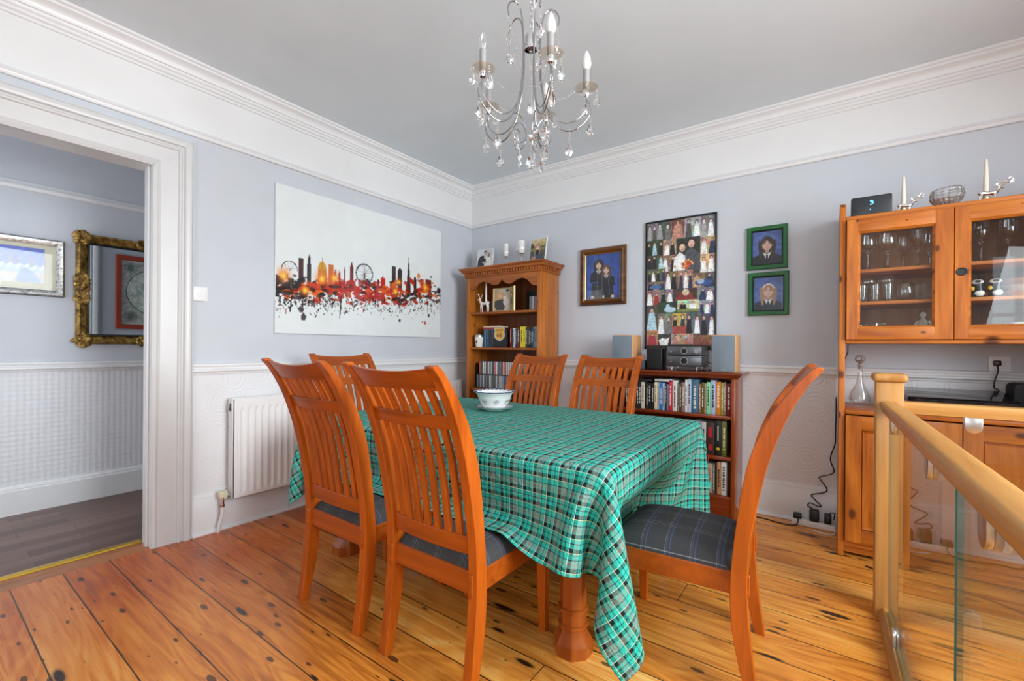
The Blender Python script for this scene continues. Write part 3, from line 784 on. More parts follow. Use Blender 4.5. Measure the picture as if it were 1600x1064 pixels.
MB().box(vx - .021, vx + .021, vy - .022, vy + .022, .206, .248, 0, .006).build('valve_cap', M_CREAM, rd, world=True)
MB().tube(spline([(vx, vy, .152), (vx, vy - .001, .10), (vx - .004, vy - .014, .05), (vx - .008, vy - .02, -.005)]), .0105, 10).build('supply_pipe', M_TRIM, rd, world=True)

# ------------------------------------------------------------------ light switch
sw = thing('light_switch', 'square white single light switch beside the doorway architrave', 'light switch', (.006, -2.468, 1.438))
MB().box(0, .012, -2.511, -2.425, 1.396, 1.480, 0, .003).build('face_plate', M_WHITEPL, sw, world=True)
MB().box(.011, .017, -2.477, -2.459, 1.424, 1.452, 0, .002).build('rocker', M_WHITEPL, sw, world=True)
MB().tube([(.011, -2.501, 1.438), (.0135, -2.501, 1.438)], .003).tube([(.011, -2.435, 1.438), (.0135, -2.435, 1.438)], .003).build('screw', M_SATIN, sw, world=True)

# ------------------------------------------------------------------ glass skyline panel
rng = np.random.default_rng(11)
ink = Ink(300, 190, (226, 231, 231))
def sv(px, py):
    s = (px - 105) / 910; top = 97 + .288 * (px - 105); bot = 928 + .0155 * (px - 105)
    u = s * 3.016 / (4.277 - s * 1.261)
    return u, (bot - py) / (bot - top)
def tower(px0, px1, py, c, base=690, tip=None):
    (u0, v1), (u1, _) = sv(px0, py), sv(px1, py); _, vb = sv(px0, base)
    ink.rect(u0, u1, vb, v1, c)
    if tip is not None:
        um = (u0 + u1) / 2; ink.poly([(u0, v1), (um, sv(px0, tip)[1]), (u1, v1)], c)
BK, DK, RD, OR, YE = (22, 20, 22), (50, 34, 36), (176, 28, 22), (226, 96, 24), (246, 200, 52)
tower(234, 262, 512, (70, 34, 32)); tower(285, 299, 510, (44, 40, 44), tip=490); tower(281, 303, 545, (44, 40, 44))
u, v = sv(363, 572); ink.ell(u, v, .021, .052, (206, 150, 40)); tower(340, 386, 572, (196, 120, 36)); tower(359, 368, 535, (196, 140, 40), tip=505)
tower(398, 424, 545, (196, 108, 44)); tower(430, 440, 590, (170, 60, 40), tip=565); tower(452, 464, 600, (150, 40, 36), tip=575)
tower(481, 489, 575, (120, 44, 44), tip=556); tower(516, 534, 560, (90, 30, 34), tip=528); tower(522, 529, 560, (120, 30, 34), tip=540)
# observation wheel
u, v = sv(595, 597); a = 1.576
for rr, wd in ((.078, .0035), (.072, .0015)):
    d = np.sqrt(((ink.X - u) * a) ** 2 + (ink.Y - v) ** 2); ink.put(np.abs(d - rr) < wd, (58, 58, 60))
for k in range(24):
    q = 2 * math.pi * k / 24; ink.line(u, v, u + .078 / a * math.cos(q), v + .078 * math.sin(q), .0009, (120, 122, 122), a)
    ink.ell(u + .081 / a * math.cos(q), v + .081 * math.sin(q), .0028, .004, (40, 40, 42))
ink.line(u, v, u - .012, v - .09, .003, BK, a); ink.line(u, v, u + .012, v - .09, .003, BK, a)
u, v = sv(185, 575); d = np.sqrt(((ink.X - u) * a) ** 2 + (ink.Y - v) ** 2); ink.put((np.abs(d - .055) < .004) & (ink.Y > v - .005), (62, 62, 64))
for q in (20, 50, 80, 110, 140, 165): ink.line(u, v - .01, u + .055 / a * math.cos(R(q)), v + .055 * math.sin(R(q)), .001, (110, 110, 112), a)
tower(664, 676, 625, (90, 24, 24)); tower(686, 711, 615, (196, 40, 26)); tower(694, 700, 610, RD, tip=598); tower(650, 720, 655, (170, 36, 24))
tower(745, 768, 550, (52, 40, 44)); tower(778, 802, 575, (52, 40, 44), tip=555); tower(735, 745, 635, (60, 30, 30))
(u0, vb), (u1, _), (um, vt) = sv(824, 690), sv(851, 690), sv(838, 500); ink.poly([(u0, vb), (um, vt), (u1, vb)], (52, 44, 42))
u, v = sv(873, 650); ink.ell(u, v, .012, .068, (54, 34, 34)); tower(903, 921, 622, (206, 70, 30)); tower(931, 962, 622, (92, 34, 28)); tower(964, 1014, 684, (70, 34, 30))
# ground band of blotches, then drips and splashes
for k in range(420):
    px = rng.uniform(100, 1016); py = rng.normal(672 + .035 * (px - 100), 32)
    u, v = sv(px, min(max(py, 605), 760)); r = rng.uniform(.008, .026)
    c = [BK, RD, OR, (140, 24, 20), (206, 60, 24), DK][rng.choice(6, p=[.2, .22, .2, .13, .15, .1])]
    if px < 240: c = BK if rng.random() < .6 else c
    if 610 < px < 720 or 440 < px < 600: c = RD if rng.random() < .5 else c
    if px > 955: c = BK if rng.random() < .6 else c
    ink.ell(u, v, r / a, r * rng.uniform(.6, 1.5), c, rng.uniform(.6, 1), rng.uniform(0, 3))
for px, py, r in ((152, 612, .034), (362, 628, .036), (430, 622, .030), (766, 692, .030), (930, 668, .032), (785, 640, .02), (270, 690, .03)):
    u, v = sv(px, py); ink.soft(u, v, r / a * 1.25, r * 1.35, OR, .9); ink.soft(u, v, r / a * .7, r * .75, (250, 214, 84), .95)
for k in range(620):
    px = rng.uniform(102, 1014); py = 716 + abs(rng.normal(0, 1)) * 42 + .03 * (px - 100)
    u, v = sv(px, min(py, 890)); r = rng.uniform(.0015, .0062) * (1.6 if rng.random() < .1 else 1)
    ink.ell(u, v, r / a, r * rng.uniform(.6, 2.6), [BK, BK, DK, (60, 40, 44), (150, 50, 40)][rng.integers(5)], rng.uniform(.6, 1), rng.uniform(-.6, .6))
for px, ln in ((197, 100), (470, 150), (420, 80), (260, 120), (940, 120), (660, 70), (795, 130), (350, 30)):
    u, v = sv(px, 725); x_, y_ = u, v
    for k in range(ln // 7):
        ink.ell(x_, y_, .0028, .007, BK if px != 795 else (120, 60, 60), .9); x_ += rng.normal(0, .0012); y_ -= .0078
for px, py, r in ((247, 795, .018), (262, 838, .02), (790, 850, .012), (930, 862, .013), (950, 820, .014)):
    u, v = sv(px, py); ink.ell(u, v, r / a, r * 1.2, (62, 52, 58) if px != 930 else (190, 70, 40), .9)
ink.mottle(rng, .006, 12)
sp = thing('wall_panel', 'large glossy glass panel printed with a red and black city skyline on white', 'picture', (.012, -1.249, 1.726))
MB().box(.004, .018, -2.030, -.468, 1.217, 2.235, 0, .0015).build('glass_panel', plain('white_backed_glass', rgb(226, 231, 231), 0.05, coat=.6, var=.01), sp, world=True)
M_PRINTG = attr_paint('glossy_print', 0.35, 0.7)
ink.mesh('skyline_print', 1.558, 1.014, M_PRINTG, sp, (.0068, 0, 0), (0, 0, R(90)))

# ================================================================== portraits and photographs
M_PHOTO = attr_paint('photo_print', 0.3, 0.35)
SK = (222, 172, 146)
def person(ink, cx, cy, s, hair, coat, skin=SK, collar=True, longhair=True, asp=1.25, tie=(26, 28, 40), face=True):
    """head and shoulders; cx, cy centre of the face, s face half-height"""
    x = s / asp * 1.0
    if longhair: ink.ell(cx, cy - .35 * s, x * 1.25, s * 1.75, hair)
    ink.poly([(cx - 2.5 * x, cy - 4.4 * s), (cx - 2.3 * x, cy - 2.2 * s), (cx - .8 * x, cy - 1.45 * s), (cx + .8 * x, cy - 1.45 * s), (cx + 2.3 * x, cy - 2.2 * s), (cx + 2.5 * x, cy - 4.4 * s)], coat)
    ink.rect(cx - .34 * x, cx + .34 * x, cy - 1.6 * s, cy - .7 * s, tuple(int(q * .85) for q in skin))
    if collar:
        ink.poly([(cx - .75 * x, cy - 1.3 * s), (cx, cy - 2.9 * s), (cx + .75 * x, cy - 1.3 * s), (cx, cy - 1.75 * s)], (226, 232, 240))
        ink.poly([(cx - .16 * x, cy - 1.85 * s), (cx + .16 * x, cy - 1.85 * s), (cx + .22 * x, cy - 3.1 * s), (cx - .22 * x, cy - 3.1 * s)], tie)
    ink.ell(cx, cy + .25 * s, x * 1.0, s * 1.0, hair)
    ink.ell(cx, cy, x * .82, s * 1.0, skin)
    ink.put(((((ink.X - cx) / (x * .95)) ** 2 + ((ink.Y - cy - .12 * s) / (s * 1.1)) ** 2) < 1) & (ink.Y > cy + .72 * s - .9 * np.abs(ink.X - cx)), hair)
    ink.soft(cx - .3 * x, cy - .1 * s, .5 * x, .7 * s, tuple(min(255, q + 16) for q in skin), .5)
    if face:
        dk = tuple(int(q * .38) for q in skin)
        for k in (-1, 1):
            ink.ell(cx + k * .34 * x, cy + .12 * s, .13 * x, .075 * s, dk); ink.line(cx + k * .2 * x, cy + .3 * s, cx + k * .5 * x, cy + .3 * s, .04 * s, tuple(int(q * .6) for q in skin), asp)
        ink.ell(cx, cy - .22 * s, .12 * x, .1 * s, tuple(int(q * .86) for q in skin))
        ink.ell(cx, cy - .5 * s, .32 * x, .13 * s, (178, 92, 88)); ink.ell(cx, cy - .47 * s, .25 * x, .07 * s, (246, 240, 236))
    if longhair:
        for k in (-1, 1): ink.ell(cx + k * 1.08 * x, cy - .9 * s, .3 * x, 1.7 * s, hair, 1.0, -k * .12)
def frame_bars(mb, W, H, wd, prof, m=0):
    """picture frame ring: prof = (inward 0..1, forward depth); local X right, Z up, faces -Y"""
    rings = []
    for f, d in prof:
        k = wd * f; rings.append([(-W / 2 + k, -d, -H / 2 + k), (W / 2 - k, -d, -H / 2 + k), (W / 2 - k, -d, H / 2 - k), (-W / 2 + k, -d, H / 2 - k)])
    mb.grid(rings, m, closed_u=True); bmesh.ops.recalc_face_normals(mb.bm, faces=mb.bm.faces[:]); return mb
def blueback(w, h, c, seed):
    k = Ink(w, h, c); k.soft(.5, .55, .45, .5, tuple(min(255, int(q * 1.5 + 10)) for q in c), .6); k.mottle(np.random.default_rng(seed), .12, 9); return k

# school portrait of two girls in a dark wooden frame
W_DARKF = wood('dark_gilt_frame_wood', rgb(58, 32, 14), rgb(120, 74, 32), 'x', 0.3)
f1 = thing('picture_frame', 'dark wooden framed portrait of two schoolgirls in blazers against blue', 'picture', (1.482, 0, 1.741))
mb = MB(); frame_bars(mb, .418, .490, .052, [(0, 0), (0, .018), (.12, .026), (.35, .022), (.6, .030), (.8, .022), (1.0, .012), (1.0, .004)]); mb.build('frame', W_DARKF, f1, 30)
mb = MB(); frame_bars(mb, .326, .398, .008, [(0, .005), (0, .014), (.5, .016), (1, .012), (1, .004)]); mb.build('gilt_slip', plain('old_gilt', rgb(196, 160, 96), .35, .8), f1, 30)
k = blueback(96, 120, (24, 58, 150), 4)
person(k, .38, .76, .085, (46, 30, 26), (20, 22, 38), asp=.82); person(k, .60, .64, .08, (92, 62, 44), (20, 22, 38), asp=.82)
k.rect(.18, .80, 0, .36, (18, 20, 34)); k.line(.36, .55, .33, .08, .006, (120, 116, 120)); k.line(.46, .52, .52, .08, .006, (120, 116, 120)); k.line(.66, .44, .70, .1, .006, (120, 116, 120))
k.ell(.20, .05, .05, .035, SK); k.ell(.78, .05, .05, .035, SK); k.ell(.52, .05, .035, .035, SK)
k.blur(1).tone(.75, .9); k.mesh('portrait_print', .312, .384, M_PHOTO, f1, (0, -.006, 0))

# two green framed portraits
M_GREENF = plain('green_stained_frame', rgb(26, 96, 44), .45, var=.2)
def green(loc, label, fn):
    t = thing('picture_frame', label, 'picture', loc)
    mb = MB(); frame_bars(mb, .246, .298, .030, [(0, 0), (0, .022), (.15, .026), (.85, .026), (1.0, .020), (1.0, .004)]); mb.build('frame', M_GREENF, t, 30)
    mb = MB(); frame_bars(mb, .188, .240, .006, [(0, .005), (0, .021), (1, .016), (1, .004)]); mb.build('black_slip', M_BLACK, t, 30)
    k = blueback(84, 106, (52, 84, 168), 7); fn(k); k.blur(1).tone(.72, .92); k.mesh('portrait_print', .178, .230, M_PHOTO, t, (0, -.007, 0)); return t
green((2.702, 0, 1.834), 'green framed portrait of a dark-haired girl in a blazer, upper of the pair', lambda k: person(k, .5, .60, .17, (58, 38, 30), (26, 28, 40), asp=.82))
def g2(k):
    person(k, .5, .58, .165, (176, 128, 88), (24, 32, 62), asp=.82)
    d = ((k.X - .5) / .2) ** 2 + ((k.Y - .60) / .185) ** 2; k.put((d < 1.16) & (d > .84) & (k.Y > .66), (240, 240, 240))
green((2.711, 0, 1.515), 'green framed portrait of a fair girl with a white hairband, lower of the pair', g2)

# wedding collage
cw, chh = 200, 380
k = Ink(cw, chh, (60, 58, 60)); r2 = np.random.default_rng(21)
def tile(x0, x1, y0, y1, bgc, figs, grey=False):
    k.rect(x0, x1, y0, y1, bgc); w, h = x1 - x0, y1 - y0
    sub = (k.X >= x0) & (k.X < x1) & (k.Y >= y0) & (k.Y < y1)
    for _ in range(16):
        cx, cy_ = r2.uniform(x0, x1), r2.uniform(y0, y1); e = ((k.X - cx) / (w * r2.uniform(.05, .2))) ** 2 + ((k.Y - cy_) / (h * r2.uniform(.05, .25))) ** 2 < 1
        k.put(e & sub, tuple(int(np.clip(q * r2.uniform(.4, 1.6), 0, 255)) for q in bgc), .55)
    n = len(figs)
    for i, cc in enumerate(figs):
        cx = x0 + w * (i + .5) / n + r2.normal(0, .03 * w); hd = y0 + h * r2.uniform(.68, .82); s = min(h * .11, w / n * .3)
        body = ((k.X > cx - w / n * (.22 + .3 * np.clip((hd - k.Y) / h, 0, 1))) & (k.X < cx + w / n * (.22 + .3 * np.clip((hd - k.Y) / h, 0, 1))) & (k.Y < hd - .6 * s))
        k.put(body & sub, cc)
        k.put((((k.X - cx) / (s * 1.5)) ** 2 + ((k.Y - hd - .25 * s) / s) ** 2 < 1) & sub, (52, 40, 36))
        k.put((((k.X - cx) / (s * 1.15)) ** 2 + ((k.Y - hd) / (s * .85)) ** 2 < 1) & sub, (196, 196, 196) if grey else (220, 164, 136))
WH, NV, BKc, PK, TN, GN, BL = (238, 238, 238), (36, 48, 84), (30, 30, 34), (206, 130, 120), (196, 150, 100), (44, 62, 40), (168, 206, 226)
G1, G2, G3 = (112, 112, 112), (158, 158, 158), (74, 74, 74)
tile(0, .16, .86, 1, G1, [G2, G3], 1); tile(.16, .37, .84, 1, G3, [G2, G1], 1); tile(.37, .57, .85, 1, (120, 74, 58), [(196, 130, 104)]); tile(.57, .79, .84, 1, G2, [G3, WH], 1); tile(.79, 1, .84, 1, G1, [G2, WH], 1)
tile(0, .25, .74, .86, GN, [BKc, BL, BKc]); tile(.25, .45, .73, .85, (176, 130, 96), [WH, BKc]); tile(.79, 1, .71, .84, TN, [WH, NV]); tile(0, .25, .63, .74, (60, 66, 56), [BKc, BKc, BL]); tile(.25, .44, .60, .73, (150, 120, 90), [WH, BKc]); tile(.79, 1, .57, .71, (190, 150, 112), [WH, WH])
k.rect(.45, .79, .60, .85, (40, 48, 40)); k.mottle(r2, .06, 8)
k.poly([(.40, .60), (.42, .70), (.50, .745), (.60, .70), (.60, .60)], WH); k.poly([(.58, .60), (.58, .74), (.66, .775), (.78, .72), (.80, .60)], (72, 74, 82))
for cx, cy_ in ((.535, .775), (.665, .80)):
    k.ell(cx, cy_ + .012, .055, .033, (48, 34, 28)); k.ell(cx, cy_, .044, .030, (226, 172, 146)); k.ell(cx, cy_ - .014, .02, .004, (170, 80, 76))
for _ in range(40): k.ell(r2.normal(.60, .04), r2.normal(.645, .016), .018, .010, [(226, 110, 40), (206, 60, 40), (240, 160, 70)][r2.integers(3)])
tile(0, .29, .53, .63, (90, 96, 70), [BKc, WH, BKc, NV]); tile(0, .29, .46, .53, (120, 100, 80), [BKc, PK, NV]); tile(.29, .48, .46, .60, (120, 84, 60), [WH, BKc]); tile(.48, .69, .46, .60, (180, 130, 100), [NV, WH, NV]); tile(.69, 1, .46, .57, (110, 90, 70), [TN, NV])
k.ell(.14, .485, .09, .02, (60, 100, 160)); k.ell(.84, .495, .12, .022, (40, 76, 150)); k.ell(.80, .505, .05, .02, (150, 180, 206))
tile(0, .21, .34, .46, (150, 110, 104), [WH, (160, 40, 40)]); tile(.21, .40, .36, .46, (120, 110, 112), [BKc, WH]); tile(.40, .75, .37, .46, (70, 46, 40), [(140, 40, 36)]); k.ell(.59, .43, .05, .025, (206, 190, 150)); tile(.75, 1, .36, .46, (110, 112, 130), [NV, WH])
tile(.18, .47, .27, .36, GN, []); k.ell(.36, .30, .09, .022, BL); k.ell(.33, .325, .03, .02, BL); tile(.47, .78, .28, .37, (206, 200, 150), [BKc, WH]); k.rect(.47, .78, .28, .30, (120, 140, 60)); tile(.78, 1, .26, .36, (150, 160, 180), [NV, WH, NV])
tile(0, .18, .14, .34, (62, 74, 56), [BL]); tile(.18, .40, .11, .27, (112, 110, 116), [WH, G1]); tile(.40, .60, .10, .27, (206, 160, 60), [BKc, NV]); k.rect(.40, .60, .10, .17, (176, 60, 50)); tile(.60, .80, .11, .27, (90, 92, 110), [BKc, WH]); tile(.80, 1, .10, .26, (66, 70, 96), [BKc, WH])
tile(0, .18, .02, .14, (206, 120, 70), [(176, 40, 60)]); tile(.18, .38, 0, .11, (60, 60, 60), []); k.poly([(.19, .06), (.25, .08), (.30, .07), (.36, .085), (.33, .02), (.22, .02)], WH); tile(.38, .70, .03, .11, (206, 160, 130), [PK, TN, PK]); tile(.70, 1, .02, .10, (150, 84, 60), [])
k.rect(.0, 1, 0, .02, (40, 36, 36))
for xx in (.16, .37, .57, .79): k.rect(xx - .003, xx + .003, .84, 1, (230, 230, 230), .35)
k.mottle(r2, .10, 3); k.blur(1).tone(.8, .9, 1.06)
cf = thing('collage_frame', 'tall thin black frame filled with a collage of wedding photographs', 'picture', (2.117, 0, 1.631))
mb = MB(); frame_bars(mb, .530, 1.010, .012, [(0, 0), (0, .018), (.3, .020), (.8, .020), (1.0, .016), (1.0, .004)]); mb.build('frame', M_BLACK, cf, 30)
k.mesh('photo_collage', .508, .988, M_PHOTO, cf, (0, -.008, 0))

# ================================================================== hallway: mirror, framed pictures
def gilt():
    t = NT('tarnished_gilt'); n = t.noise(t.coord(), 28, 4, .6); n2 = t.noise(t.coord(), 90, 3)
    col = t.ramp(n, [(0.3, rgb(46, 34, 18)), (0.5, rgb(142, 108, 48)), (0.72, rgb(206, 170, 92))])
    t.base(col, .38, .5, .55); t.bump(n2, .5, .006); return t.mat
M_GILT = gilt()
def carve(mb, cx, cz, r, seed, n=26, d0=.030):
    rg = random.Random(seed)
    for _ in range(n):
        a, q = rg.uniform(0, 6.28), rg.uniform(0, 1) ** .6 * r
        mb.ball((cx + q * math.cos(a), -d0 - rg.uniform(0, .012), cz + q * math.sin(a)), rg.uniform(.010, .019), 1.2, .8, 1, 8)
    for s in (0, 1, 2, 3):
        a0 = s * 90 + rg.uniform(0, 60)
        mb.tube([(cx + (.012 + .03 * k / 12) * math.cos(R(a0 + 28 * k)), -d0 - .010, cz + (.012 + .03 * k / 12) * math.sin(R(a0 + 28 * k))) for k in range(13)], [.006 + .003 * math.sin(k * .26) for k in range(13)], 6)
mr = thing('wall_mirror', 'ornate gilt-framed mirror on the hallway wall reflecting a red-framed map', 'mirror', (HX, -2.325, 1.531), R(90))
MW, MH = .90, .800
mb = MB(); frame_bars(mb, MW, MH, .062, [(0, 0), (0, .016), (.10, .030), (.3, .036), (.55, .028), (.8, .020), (1.0, .010)]); mb.build('frame', M_GILT, mr, 30)
mb = MB(); frame_bars(mb, MW - .124, MH - .124, .014, [(0, .008), (0, .020), (.5, .022), (1, .012), (1, .006)]); mb.build('inner_slip', M_BLACK, mr, 30)
for sx in (-1, 1):
    for sz in (-1, 1):
        mb = MB(); carve(mb, sx * (MW / 2 - .032), sz * (MH / 2 - .030), .048, 5 + sx + 3 * sz); mb.build('corner_carving', M_GILT, mr, 40)
for px, pz, sd in ((-MW / 2 + .03, 0, 31), (MW / 2 - .03, 0, 32), (0, MH / 2 - .028, 33), (0, -MH / 2 + .028, 34)):
    mb = MB()
    for q in (-.07, -.035, 0, .035, .07):
        carve(mb, px + (q if px == 0 else 0), pz + (q if px != 0 else 0), .030, sd + int(q * 100), 9)
    mb.build('edge_carving', M_GILT, mr, 40)
t = NT('silvered_mirror'); t.base((.93, .95, .95, 1), 0.0, .5, 1.0)
MB().box(-MW / 2 + .07, MW / 2 - .07, -.009, -.003, -MH / 2 + .07, MH / 2 - .07).build('mirror_glass', t.mat, mr, 0)

M_SILVF = NT('worn_silver_leaf'); _n = M_SILVF.noise(M_SILVF.coord(), 60, 4, .7); M_SILVF.base(M_SILVF.ramp(_n, [(0.35, rgb(120, 120, 120)), (0.55, rgb(206, 206, 204))]), .32, .5, .7); M_SILVF = M_SILVF.mat
hp = thing('framed_print', 'silver framed blue harbour print with wide cream mount on the hallway wall', 'picture', (HX, -3.115, 1.655), R(90))
mb = MB(); frame_bars(mb, .560, .386, .040, [(0, 0), (0, .022), (.2, .028), (.5, .024), (1.0, .014), (1.0, .003)]); mb.build('frame', M_SILVF, hp, 30)
mb = MB(); frame_bars(mb, .566, .392, .006, [(0, 0), (0, .020), (1, .024), (1, 0)]); mb.build('outer_edge', plain('dark_grey_edge', rgb(70, 70, 72), .4), hp, 30)
MB().box(-.24, .24, -.006, -.002, -.155, .155).build('cream_mount', plain('cream_mount_board', rgb(222, 212, 192), .8), hp, 0)
k = Ink(90, 54, (60, 84, 196)); k.soft(.5, .95, .9, .4, (46, 70, 190), .8)
k.rect(0, 1, 0, .30, (150, 130, 140)); k.rect(0, 1, .30, .48, (120, 140, 190))
for x0 in (.12, .34, .40, .55, .62, .80): k.rect(x0, x0 + .06, .46, .60 + .18 * ((x0 * 7) % 1), (70, 60, 110))
for x0 in np.linspace(.05, .95, 10): k.line(x0, .4, x0 + .04, .52, .008, (226, 226, 236)); k.ell(x0, .2, .05, .05, (210, 170, 150), .6)
k.poly([(.62, 0), (.70, .42), (.78, .45), (.95, .1), (.95, 0)], (60, 84, 140)); k.mottle(np.random.default_rng(5), .12, 4)
k.mesh('harbour_print', .372, .236, M_PHOTO, hp, (0, -.007, .008))
MB().box(-.245, .245, -.0125, -.0105, -.160, .160).build('glazing', pane_glass('picture_glazing', boost=.18), hp, 0)

# map in a red frame, hung on the hall side of the dividing wall; the photograph shows it only in the mirror
M_REDF = plain('red_painted_frame', rgb(168, 62, 40), .4)
mpf = thing('framed_map', 'red framed antique-style world map, seen reflected in the gilt mirror', 'picture', (-.13, -1.985, 1.638), R(-90))
mb = MB(); frame_bars(mb, .62, .712, .045, [(0, 0), (0, .020), (.1, .024), (.9, .024), (1, .016), (1, .003)]); mb.build('frame', M_REDF, mpf, 30)
k = Ink(120, 140, (206, 204, 190)); k.rect(.04, .96, .03, .97, (186, 186, 176)); k.ell(.5, .52, .43, .36, (96, 110, 108)); k.ell(.5, .52, .415, .345, (206, 214, 200))
rg = np.random.default_rng(9)
for cx, cy_, rx, ry in ((.42, .66, .12, .07), (.36, .48, .08, .11), (.62, .62, .14, .09), (.60, .42, .08, .08), (.55, .72, .10, .04), (.74, .50, .05, .05)):
    for _ in range(14): k.ell(cx + rg.normal(0, rx * .4), cy_ + rg.normal(0, ry * .4), rx * .4, ry * .35, (170, 190, 176))
for q in (-.25, -.1, .1, .25): k.line(.5 + q, .2, .5 + q * 1.2, .84, .002, (140, 150, 146)); k.line(.1, .52 + q, .9, .52 + q, .002, (140, 150, 146))
for cx, cy_ in ((.14, .88), (.86, .88), (.14, .14), (.86, .14)): k.ell(cx, cy_, .10, .08, (150, 156, 146)); k.ell(cx, cy_, .05, .05, (110, 120, 112))
k.mottle(rg, .08, 4); k.mesh('map_sheet', .535, .627, M_PHOTO, mpf, (0, -.006, 0))
# ================================================================== tall pine bookcase in the corner
W_PINE_Z = wood('honey_pine', rgb(150, 82, 24), rgb(196, 116, 44), 'z', 0.32, knots=.5, coat=.15)
W_PINE_X = wood('honey_pine_shelf', rgb(126, 64, 18), rgb(176, 98, 36), 'x', 0.32, coat=.15)
BX0, BX1, BF, BT = .232, 1.067, -.315, 1.870
bc = thing('tall_bookcase', 'tall honey pine bookcase in the room corner with scalloped top and toothed cornice', 'bookcase', ((BX0 + BX1) / 2, BF / 2, 0))
def part(nm, mb, mat, sm=30, t=None): return mb.build(nm, mat, t if t else bc, sm, world=True)
for a, b in ((BX0, BX0 + .022), (BX1 - .022, BX1)): part('side_panel', MB().box(a, b, BF, -.028, 0, 1.80, 0, .002), W_PINE_Z)
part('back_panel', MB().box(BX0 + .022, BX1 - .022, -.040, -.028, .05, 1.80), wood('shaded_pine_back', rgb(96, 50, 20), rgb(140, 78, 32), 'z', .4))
for a, b in ((BX0 + .0005, BX0 + .040), (BX1 - .040, BX1 - .0005)): part('front_stile', MB().box(a, b, BF - .018, BF, 0, 1.80, 0, .003), W_PINE_Z)
SH = [1.458, 1.128, .742, .40]
for z in SH: part('shelf', MB().box(BX0 + .022, BX1 - .022, BF - .004, -.040, z - .022, z, 0, .005), W_PINE_X)
part('top_board', MB().box(BX0 + .022, BX1 - .022, BF, -.028, 1.78, 1.80), W_PINE_X)
part('plinth', MB().box(BX0 + .040, BX1 - .040, BF - .014, BF + .006, 0, .09, 0, .003), W_PINE_X)
a, b = BX0 + .040, BX1 - .040; w = b - a
sc = [(a, 1.80), (a, 1.660)]
for t_, z in ((.04, 1.663), (.07, 1.672), (.10, 1.696), (.14, 1.722), (.20, 1.738), (.26, 1.734), (.31, 1.718), (.36, 1.700), (.40, 1.697), (.44, 1.706), (.47, 1.722), (.50, 1.744)): sc.append((a + w * t_, z))
sc += [(a + b - x, z) for x, z in sc[2:-1][::-1]] + [(b, 1.660), (b, 1.80)]
part('scalloped_rail', MB().prism(sc, 'y', BF - .018, BF + .002), W_PINE_X)
cr = MB()
cp = [(0, 1.785), (.012, 1.785), (.016, 1.792), (.016, 1.822), (.034, 1.828), (.040, 1.845), (.052, 1.856), (.058, 1.860), (.058, BT - .0008), (0, BT - .0008)]
rings = []
for d, z in cp: rings.append([(BX0 - d, -.028, z), (BX0 - d, BF - .018 - d, z), (BX1 + d, BF - .018 - d, z), (BX1 + d, -.028, z)])
cr.grid(rings); cr.box(BX0 - .057, BX1 + .057, BF - .074, -.028, BT - .003, BT - .0008)
bmesh.ops.recalc_face_normals(cr.bm, faces=cr.bm.faces[:]); part('cornice', cr, W_PINE_X, 25)
dm = MB(); nd = 30
for i in range(nd):
    x = BX0 - .012 + (BX1 - BX0 + .024) * (i + .5) / nd; dm.box(x - .008, x + .008, BF - .018 - .030, BF - .018 - .012, 1.800, 1.823)
for i in range(9):
    y = BF - .020 + .026 * 1.15 * i + .012
    for sx in (BX0 - .030, BX1 + .012): dm.box(sx, sx + .018, y - .008, y + .008, 1.800, 1.823)
part('dentil_moulding', dm, W_PINE_X, 0)

# ------------------------------------------------------------------ on top of it
def photo_block(label, loc, W, H, tilt, yaw, fn, edge=(226, 226, 224), group=None):
    t = thing('photo_frame', label, 'photo frame', loc, R(yaw))
    mb = MB().box(-W / 2, W / 2, 0, .014, 0, H, 0, .001).xform(Matrix.Rotation(R(-tilt), 4, 'X')); mb.build('frame', plain('pale_photo_edge', rgb(*edge), .4), t, 30)
    k = Ink(70, int(70 * H / W), (120, 118, 116)); fn(k)
    o = k.mesh('photograph', W * .94, H * .95, M_PHOTO, t, (0, -.0012, 0), (R(-tilt), 0, 0))
    o.location = Matrix.Rotation(R(-tilt), 4, 'X') @ Vector((0, -.0012, H / 2))
    MB().prism([(.012, 0.0), (.012, H * .55), (.075 + H * .10, 0.0)], 'x', -.012, .012).build('stand', M_BLACK, t, 0)
    return t
def kiss(k):
    k.a[:] = np.array((206, 206, 208)) / 255; k.soft(.75, .8, .3, .3, (160, 160, 162), .5)
    k.poly([(.04, 0), (.06, .50), (.20, .70), (.44, .70), (.50, .35), (.44, 0)], (44, 44, 48)); k.ell(.52, .86, .10, .09, (40, 36, 36)); k.ell(.53, .80, .075, .08, (170, 160, 156))
    k.poly([(.42, 0), (.52, .34), (.60, .62), (.80, .60), (.92, .30), (.99, 0)], (220, 218, 216)); k.ell(.66, .70, .09, .10, (190, 180, 176)); k.ell(.74, .72, .08, .10, (120, 112, 110)); k.ell(.50, .38, .14, .07, (176, 166, 160))
def portrait(k):
    k.a[:] = np.array((86, 84, 64)) / 255; k.rect(0, 1, .72, 1, (196, 180, 140)); k.ell(.1, .74, .12, .10, (60, 56, 44)); k.ell(.8, .78, .3, .07, (176, 156, 80)); k.rect(0, 1, .52, .64, (150, 142, 74), .7)
    person(k, .47, .66, .12, (150, 128, 96), (56, 68, 92), collar=False, asp=.78); k.poly([(.10, 0), (.22, .32), (.42, .36), (.40, .2), (.30, 0)], (150, 112, 96)); k.ell(.24, .20, .16, .13, (160, 126, 110)); k.mottle(np.random.default_rng(3), .08, 4)
photo_block('black-and-white photo of a couple kissing, standing on top of the tall bookcase', (.335, -.205, BT), .185, .215, 9, 6, kiss)
photo_block('colour photo of a smiling blonde woman, standing on top of the tall bookcase', (.930, -.195, BT), .185, .240, 9, -8, portrait)
